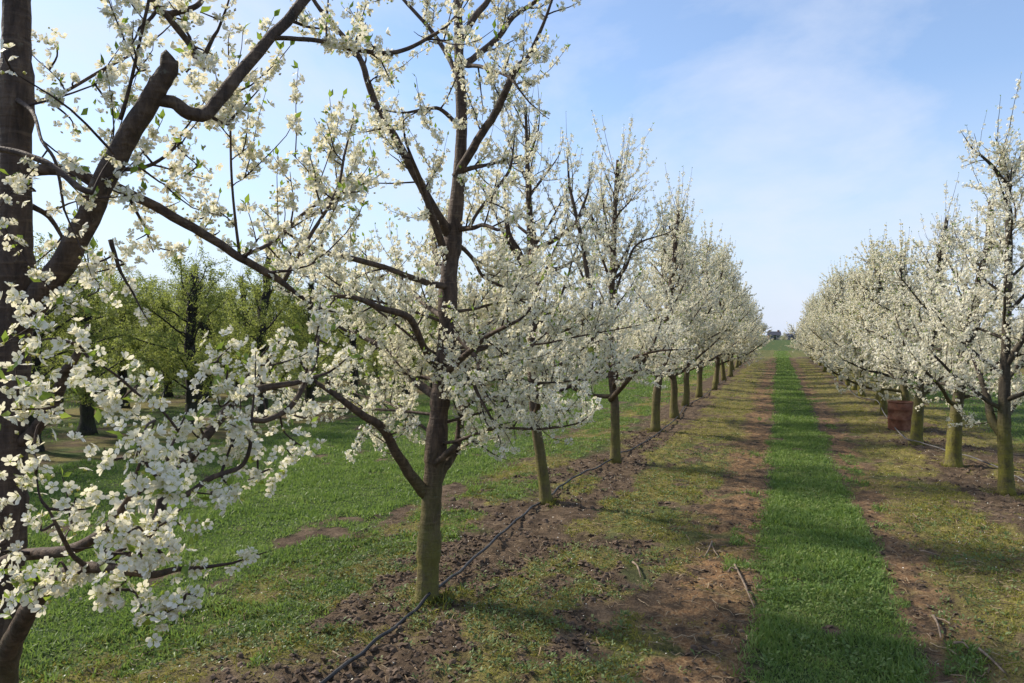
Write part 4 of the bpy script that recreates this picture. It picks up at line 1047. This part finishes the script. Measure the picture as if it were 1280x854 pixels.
# ------------------------------------------------------------------ green leafing trees on the left
def green_tree(seed, H, tall):
    rng = np.random.default_rng(seed)
    P, r = leader(rng, H, 0.105, rng.normal(0, 0.08, 2), 0.05, 14, 0.022)
    wood = Acc()
    Ps = catmull(P, 2); Rs = np.interp(np.linspace(0, 1, len(Ps)), np.linspace(0, 1, len(r)), r)
    tube(wood, Ps, Rs, 8, True, 0, 0.22, rng)
    twigs = []
    limbs = []
    az = rng.random() * 6.28
    for k in range(16):
        f = (k + rng.random() * 0.6) / 16; h = 0.42 + (min(H, 2.7) * 0.92 - 0.42) * f
        t = h / H; az += 2.4 + rng.normal(0, 0.4)
        el = R(15 + 25 * f + rng.normal(0, 12)); Ln = (1.25 - 0.55 * f) * (0.75 + 0.5 * rng.random())
        d = norm(np.array([0.7 * math.cos(az) * math.cos(el), 1.15 * math.sin(az) * math.cos(el), math.sin(el)]))
        p, _ = path_point(P, t); pts = [p]
        for j in range(5):
            d = norm(d + rng.normal(0, 0.14, 3) + np.array([0, 0, 0.05])); pts.append(pts[-1] + d * Ln / 5)
        lb = (np.array(pts), np.linspace(0.02, 0.006, 6)); limbs.append(lb)
        tube(wood, lb[0], lb[1], 5, False, 0, 0.1, rng)
        for j in range(13):
            twigs.append(grow(rng, lb[0], lb[1], 0.1 + 0.9 * rng.random(), 0.2 + 0.4 * rng.random(), R(40 + 40 * rng.random()), 0.5, 0.15, 0.005, 4))
    # knobbly fruiting spurs all along the stem
    for k in range(330):
        twigs.append(grow(rng, P, r, 0.16 + 0.84 * rng.random(), 0.06 + 0.16 * rng.random(), R(50 + 35 * rng.random()), 0.5, 0.28, 0.009, 3, None, 0.4))
    for k in range(7):
        twigs.append(grow(rng, P, r, 0.75 + 0.25 * rng.random(), 0.3 + 0.45 * rng.random(), R(30 + 30 * rng.random()), 1.0, 0.1, 0.005, 4))
    tw = Acc()
    for q, rr_ in twigs: tube(tw, q, rr_, 4, False)
    lf = Acc()
    C = np.concatenate([spots_on(rng, q, 0.015, 0.0, 1.0) for q, _ in twigs[:16 * 13]] + [spots_on(rng, q, 0.10, 0.6, 1) for q, _ in twigs[16 * 13:]] + [spots_on(rng, q, 0.05, 0.2, 1) for q, _ in limbs])
    C = C[(np.hypot(C[:, 0] - np.interp(C[:, 2], P[:, 2], P[:, 0]), C[:, 1] - np.interp(C[:, 2], P[:, 2], P[:, 1])) > 0.30) | (rng.random(len(C)) < 0.10)]
    for _ in range(4):
        leaves_at(lf, rng, C + rng.normal(0, 0.03, C.shape), 0.6, 0.026, 0.050, 0, np.array([0, 0, 0.5]))
    return [wood.mesh('trunk', M_GBARK), tw.mesh('twigs', M_GBARK), lf.mesh('leaves', M_GLEAF)]
VAR_G = [green_tree(3000 + 7 * i, (2.55, 2.75, 3.25, 2.6)[i], i == 2) for i in range(4)]
protoG = {}
def put_green(i, loc, rz, s, label, group):
    k = i % 4
    if k not in protoG:
        t = empty('apple_tree', loc, rz); t.scale = s
        kids = []
        for nm, me in zip(('trunk', 'twigs', 'leaves'), VAR_G[k]):
            o = bpy.data.objects.new(nm, me); COL.objects.link(o); o.parent = t; kids.append(o)
        protoG[k] = (t, kids)
    else:
        src, kids = protoG[k]; t = copy_tree(src, kids, loc, rz, s)
    tag(t, label, 'tree', group)
GG = 'green leafing trees left of the alley'
placed = []
for (i, u, v, lab) in ((1, 109, 541, 'thick dark trunked leafing tree standing nearest behind the lower blossom branch'), (0, 208, 496, 'leafing tree with dark knobbly trunk standing alone against green hedge'),
                       (2, 254, 504, 'tallest leafing tree whose dark leader rises above the green row'), (3, 301, 485, 'leafing tree with slender black trunk right of the tallest leafing one'),
                       (1, 418, 475, 'leafing tree far behind the blossoms left of the forked tree'), (0, 444, 500, 'leafing tree with dark trunk just left of the forked tree crown')):
    p = base_at(u, v); placed.append(p)
    put_green(i, tuple(p), rnd.choice((0, math.pi)) + rnd.gauss(0, .15), (1, 1, 1), lab, GG)
for rowx, y0, y1, step in ((GREEN_1, 2.6, 56, 1.5), (GREEN_2, 5.0, 56, 1.5), (-18.0, 7.0, 50, 2.0), (-22.2, 9.0, 50, 2.2)):
    y = y0
    while y < y1:
        x = rowx + rnd.gauss(0, 0.1)
        if all(math.hypot(x - p[0], y - p[1]) > 1.1 for p in placed):
            put_green(rnd.randrange(4), (x, y, float(gz(x, y)) - 0.01), rnd.choice((0, math.pi)) + rnd.gauss(0, .15), (1, 1, rnd.uniform(0.9, 1.06)), 'green leafing tree with dark trunk in the close rows beyond the left grass', 'leafing trees in the rows beyond the grass')
        y += step + rnd.gauss(0, 0.15)

# ------------------------------------------------------------------ far woods on the left skyline: one mass
rng = np.random.default_rng(77)
acc = Acc()
pos = []
for k in range(220):
    a = R(28 + 42 * rng.random()); r = 230 + 60 * rng.random()
    c = np.array([-math.sin(a) * r, math.cos(a) * r, 0])
    hgt = 5 + 4 * rng.random(); wdt = 3 + 2 * rng.random()
    d_ = norm(rng.normal(0, 1, (170, 3))) * (0.55 + 0.45 * rng.random((170, 1)))
    pos.append(c + d_ * np.array([wdt, wdt, hgt * 0.5]) + np.array([0, 0, hgt * 0.5]))
pos = np.concatenate(pos)
scatter(acc, _far, [(np.array([[0, 1, 2, 3], [4, 5, 6, 7]]), 0)], pos, frames(rng.normal(0, 1, pos.shape), rng.random(len(pos)) * 6.28), 0.6 + 0.6 * rng.random(len(pos)))
o = acc.build('far_woods', thin_mat('woods_leaf', [(0.05, 0.07, 0.03), (0.08, 0.10, 0.045), (0.12, 0.13, 0.06)], (0.1, 0.14, 0.05), 0.2, 0.8, 0.1, 0.1))
tag(o, 'low far wood on the skyline behind the green rows', 'woods', None, 'stuff')

# ------------------------------------------------------------------ black drip hose of the left row
def hose(name, pts, rad, mat, label):
    B = np.array([pts[0][0], pts[0][1], float(gz(pts[0][0], pts[0][1]))])
    P = catmull(np.array(pts), 6) - B; P[:, 2] += 0.012 * np.sin(np.arange(len(P)) * 0.9) * np.sin(np.arange(len(P)) * 0.31); P[:, 0] += 0.008 * np.sin(np.arange(len(P)) * 0.63)
    root = empty(name, B); tag(root, label, 'hose', 'irrigation hoses')
    a = Acc(); tube(a, P, np.full(len(P), rad), 10, True)
    a.build('hose_pipe', mat, root)
    return root, B
def gp(u, v, lift):
    p = on_ground(u, v); z = float(gz(p[0], p[1])) + lift
    return (p[0], p[1], z)
hp = [(-1.90, 1.2, 0.02), (-1.91, 2.2, 0.03), gp(420, 853, .022), gp(470, 812, .03), gp(512, 778, .03), gp(545, 752, .04), gp(575, 726, .05), gp(610, 693, .055), gp(640, 664, .05), gp(662, 642, .035), gp(684, 627, .01), gp(702, 614, .04), gp(722, 602, .05), gp(745, 590, .05), gp(772, 575, .04)]
yy = 10.2
while yy < 54:
    hp.append((ROW_L + 0.12 + rnd.gauss(0, 0.05), yy, float(gz(ROW_L + 0.1, yy)) + 0.03)); yy += 2.2
root, B = hose('drip_hose', hp, 0.0095, M_HOSE, 'black drip irrigation hose lying along the stems of the left row')
a = Acc()
p1 = np.array(gp(703, 613, .045)) - B
tube(a, np.array([p1, p1 + [0.005, -0.02, -0.03], p1 + [0.01, -0.03, -0.07]]), [0.006, 0.006, 0.005], 6, True); a.build('dripper', M_HOSE, root)
hp = [(1.98, 5.0, 0.03), (2.0, 6.6, .04), gp(1282, 610, .03), gp(1250, 592, .05), gp(1205, 578, .07), gp(1165, 566, .09), gp(1136, 556, .09), gp(1118, 540, .05), gp(1104, 522, .12), gp(1096, 512, .16), gp(1085, 500, .05)]
yy = 20.0
while yy < 54:
    hp.append((ROW_R - 0.12 + rnd.gauss(0, 0.05), yy, float(gz(ROW_R, yy)) + 0.05)); yy += 2.4
hose('drip_hose', hp, 0.0085, M_HOSE_G, 'dusty grey drip hose sagging past the drum along the right row')

# ------------------------------------------------------------------ rusty drum under the right row
m_rust = plain_mat('rusty_steel', [(0.06, 0.028, 0.017), (0.16, 0.062, 0.034), (0.26, 0.13, 0.08)], 7, 0.8, 0.0, 0.3)
pd_ = on_ground(1119, 541); bd = np.array([pd_[0] + 0.12, pd_[1] + 0.3, float(gz(pd_[0], pd_[1] + 0.3)) - 0.02])
drum = empty('rusty_drum', bd); tag(drum, 'rusty brown metal drum standing under the right row of trees', 'drum')
def lathe(acc, prof, sides=40, mat=0, wob=0.0, rng=None):
    th = np.linspace(0, 2 * np.pi, sides, endpoint=False)
    V = np.array([[(r * math.cos(t), r * math.sin(t), z) for t in th] for r, z in prof])
    n = len(prof); i = np.arange(n - 1)[:, None] * sides; j = np.arange(sides)[None]; j2 = (j + 1) % sides
    acc.add(V.reshape(-1, 3), np.stack([i + j, i + j2, i + sides + j2, i + sides + j], -1).reshape(-1, 4), mat)
a = Acc(); r0 = 0.192
lathe(a, [(0.0, 0.02), (r0 - .01, 0.02), (r0, 0.0), (r0 + .004, 0.012), (r0, 0.025), (r0, 0.17), (r0 + .009, 0.185), (r0 + .009, 0.2), (r0, 0.215), (r0, 0.33), (r0 + .009, 0.345), (r0 + .009, 0.36), (r0, 0.375), (r0, 0.47), (r0 - 0.012, 0.47), (r0 - 0.012, 0.06), (0.0, 0.06)])
a.build('drum_body', m_rust, drum)
a = Acc(); th = np.linspace(0, 2 * np.pi, 41)
tube(a, np.stack([np.cos(th) * r0, np.sin(th) * r0, 0 * th + 0.473], -1), np.full(41, 0.009), 8, False); a.build('rim', m_rust, drum)

# ------------------------------------------------------------------ fallen sticks one can pick out
def stick(pix, r, label, fork=None):
    P = np.array([gp(u, v, lf) for u, v, lf in pix]); B = P[0].copy()
    root = empty('fallen_stick', B); tag(root, label, 'stick', 'pruned sticks lying on the ground')
    a = Acc(); Q = catmull(P, 4) - B; rg = np.random.default_rng(int(pix[0][0]))
    tube(a, Q, np.linspace(r, r * 0.55, len(Q)) * 0.75, 7, True, 0, 0.15, rg); a.build('stem', M_DEADWOOD, root)
    if fork:
        Pf = np.array([gp(u, v, lf) for u, v, lf in fork]); Q = catmull(Pf, 4) - B
        a = Acc(); tube(a, Q, np.linspace(r * .7, r * 0.35, len(Q)), 6, True, 0, 0.15, rg); a.build('side_twig', M_DEADWOOD, root)
stick([(918, 706, .02), (930, 730, .03), (935, 745, .03), (943, 760, .015)], 0.011, 'long pale dead stick lying beside the left edge of the grass strip', [(921, 714, .025), (914, 713, .03), (910, 715, .02)])
stick([(890, 678, .05), (886, 687, .035), (881, 694, .015)], 0.010, 'small forked dead branch standing up from the moss', [(889, 680, .045), (893, 687, .03), (898, 694, .015)])
stick([(791, 705, .02), (797, 712, .028), (801, 722, .02)], 0.011, 'short curved pale stick on the green weeds')
stick([(1166, 770, .02), (1172, 782, .03), (1176, 795, .015)], 0.011, 'broken brown stick on soil right beside the grass strip', [(1168, 772, .025), (1180, 776, .03), (1188, 781, .02)])
stick([(1222, 812, .02), (1240, 828, .03), (1256, 840, .02)], 0.010, 'slanting pale stick on moss in the bottom right corner')
stick([(1192, 806, .02), (1203, 808, .03), (1211, 812, .02)], 0.009, 'little bleached stick lying crosswise near the grass edge')
stick([(1150, 688, .02), (1163, 692, .03), (1175, 693, .02)], 0.008, 'dry brown twig lying flat below the mossy forked tree')
stick([(660, 741, .02), (644, 752, .02), (636, 757, .02)], 0.008, 'thin grey twig on bare soil right of the hose')

# ------------------------------------------------------------------ far end of the alley: a house, an outbuilding, a pale tree
DH = 250.0
def far_pt(u, v=419): 
    p = at(u, v, DH); return p
m_brick, nt = new_mat('brick_wall')
tc = N(nt, 'ShaderNodeTexCoord'); br = N(nt, 'ShaderNodeTexBrick', {'Scale': 3.0, 'Color1': (0.20, 0.10, 0.075, 1), 'Color2': (0.26, 0.14, 0.10, 1), 'Mortar': (0.25, 0.22, 0.2, 1)})
L(nt, tc.outputs['Object'], br.inputs['Vector']); b = N(nt, 'ShaderNodeBsdfPrincipled', {'Roughness': 0.9}); L(nt, br.outputs[0], b.inputs['Base Color']); finish(nt, b.outputs[0])
m_roof = plain_mat('slate_roof', [(0.025, 0.027, 0.04), (0.04, 0.043, 0.06), (0.06, 0.06, 0.08)], 2, 0.7)
m_glass = plain_mat('window_glass', [(0.02, 0.025, 0.03), (0.03, 0.035, 0.04)], 2, 0.1, 0, 0, None, 0.6)
m_trim = plain_mat('white_trim', [(0.6, 0.6, 0.58), (0.7, 0.7, 0.68)], 4, 0.6)
def box(acc, x0, x1, y0, y1, z0, z1, mat=0):
    V = [(x, y, z) for z in (z0, z1) for y in (y0, y1) for x in (x0, x1)]
    acc.add(V, [[0, 2, 3, 1], [4, 5, 7, 6], [0, 1, 5, 4], [2, 6, 7, 3], [0, 4, 6, 2], [1, 3, 7, 5]], mat)
def house(u, w, dep, wall_h, roof_h, label, name, chim=True):
    p = far_pt(u); root = empty(name, (p[0], p[1], -0.05), 0.1); tag(root, label, 'house')
    a = Acc(); box(a, -w / 2, w / 2, 0, dep, 0, wall_h); a.build('wall', m_brick, root, False)
    a = Acc(); e = 0.3
    V = [(-w / 2 - e, -e, wall_h - 0.1), (w / 2 + e, -e, wall_h - 0.1), (w / 2 + e, dep + e, wall_h - 0.1), (-w / 2 - e, dep + e, wall_h - 0.1), (-w / 2 - e, dep / 2, wall_h + roof_h), (w / 2 + e, dep / 2, wall_h + roof_h)]
    a.add(V, [[0, 1, 5, 4], [2, 3, 4, 5]]); a.addf(a.n - 6, [[0, 4, 3], [1, 2, 5]]); a.addf(a.n - 6, [[0, 3, 2, 1]])
    rf = a.build('roof', m_roof, root, False)
    if chim:
        for sx in (-1, 1):
            a = Acc(); cx = sx * (w / 2 - 0.45); box(a, cx - 0.35, cx + 0.35, dep / 2 - 0.35, dep / 2 + 0.35, wall_h + roof_h - 0.5, wall_h + roof_h + 0.45); a.build('chimney', m_brick, rf, False)
    for k in (-1, 1):
        a = Acc(); cx = k * w * 0.27; box(a, cx - .42, cx + .42, -0.04, 0.03, 0.7, 1.5); wo = a.build('window', m_trim, root, False)
        a = Acc(); box(a, cx - .35, cx + .35, -0.06, -0.01, 0.77, 1.43); a.build('pane', m_glass, wo, False)
    a = Acc(); box(a, -.4, .4, -0.05, 0.02, 0, 1.6); a.build('door', m_glass, root, False)
house(968.5, 3.7, 5.0, 1.75, 1.15, 'small brick house with dark roof and two chimneys at the far end of the alley', 'brick_house')
house(990.5, 3.4, 4.0, 1.3, 0.9, 'low dark roofed outbuilding right of the brick house at alley end', 'outbuilding', False)
pt = at(980.5, 419, 236.0)
src, kids = protoR[0]
t = copy_tree(src, kids, (pt[0], pt[1], -0.75), 1.0, (1.15, 1.15, 0.95))
t['label'] = 'pale rounded tree standing right beside the small brick house'; t.name = 'round_tree'
if 'group' in t: del t['group']
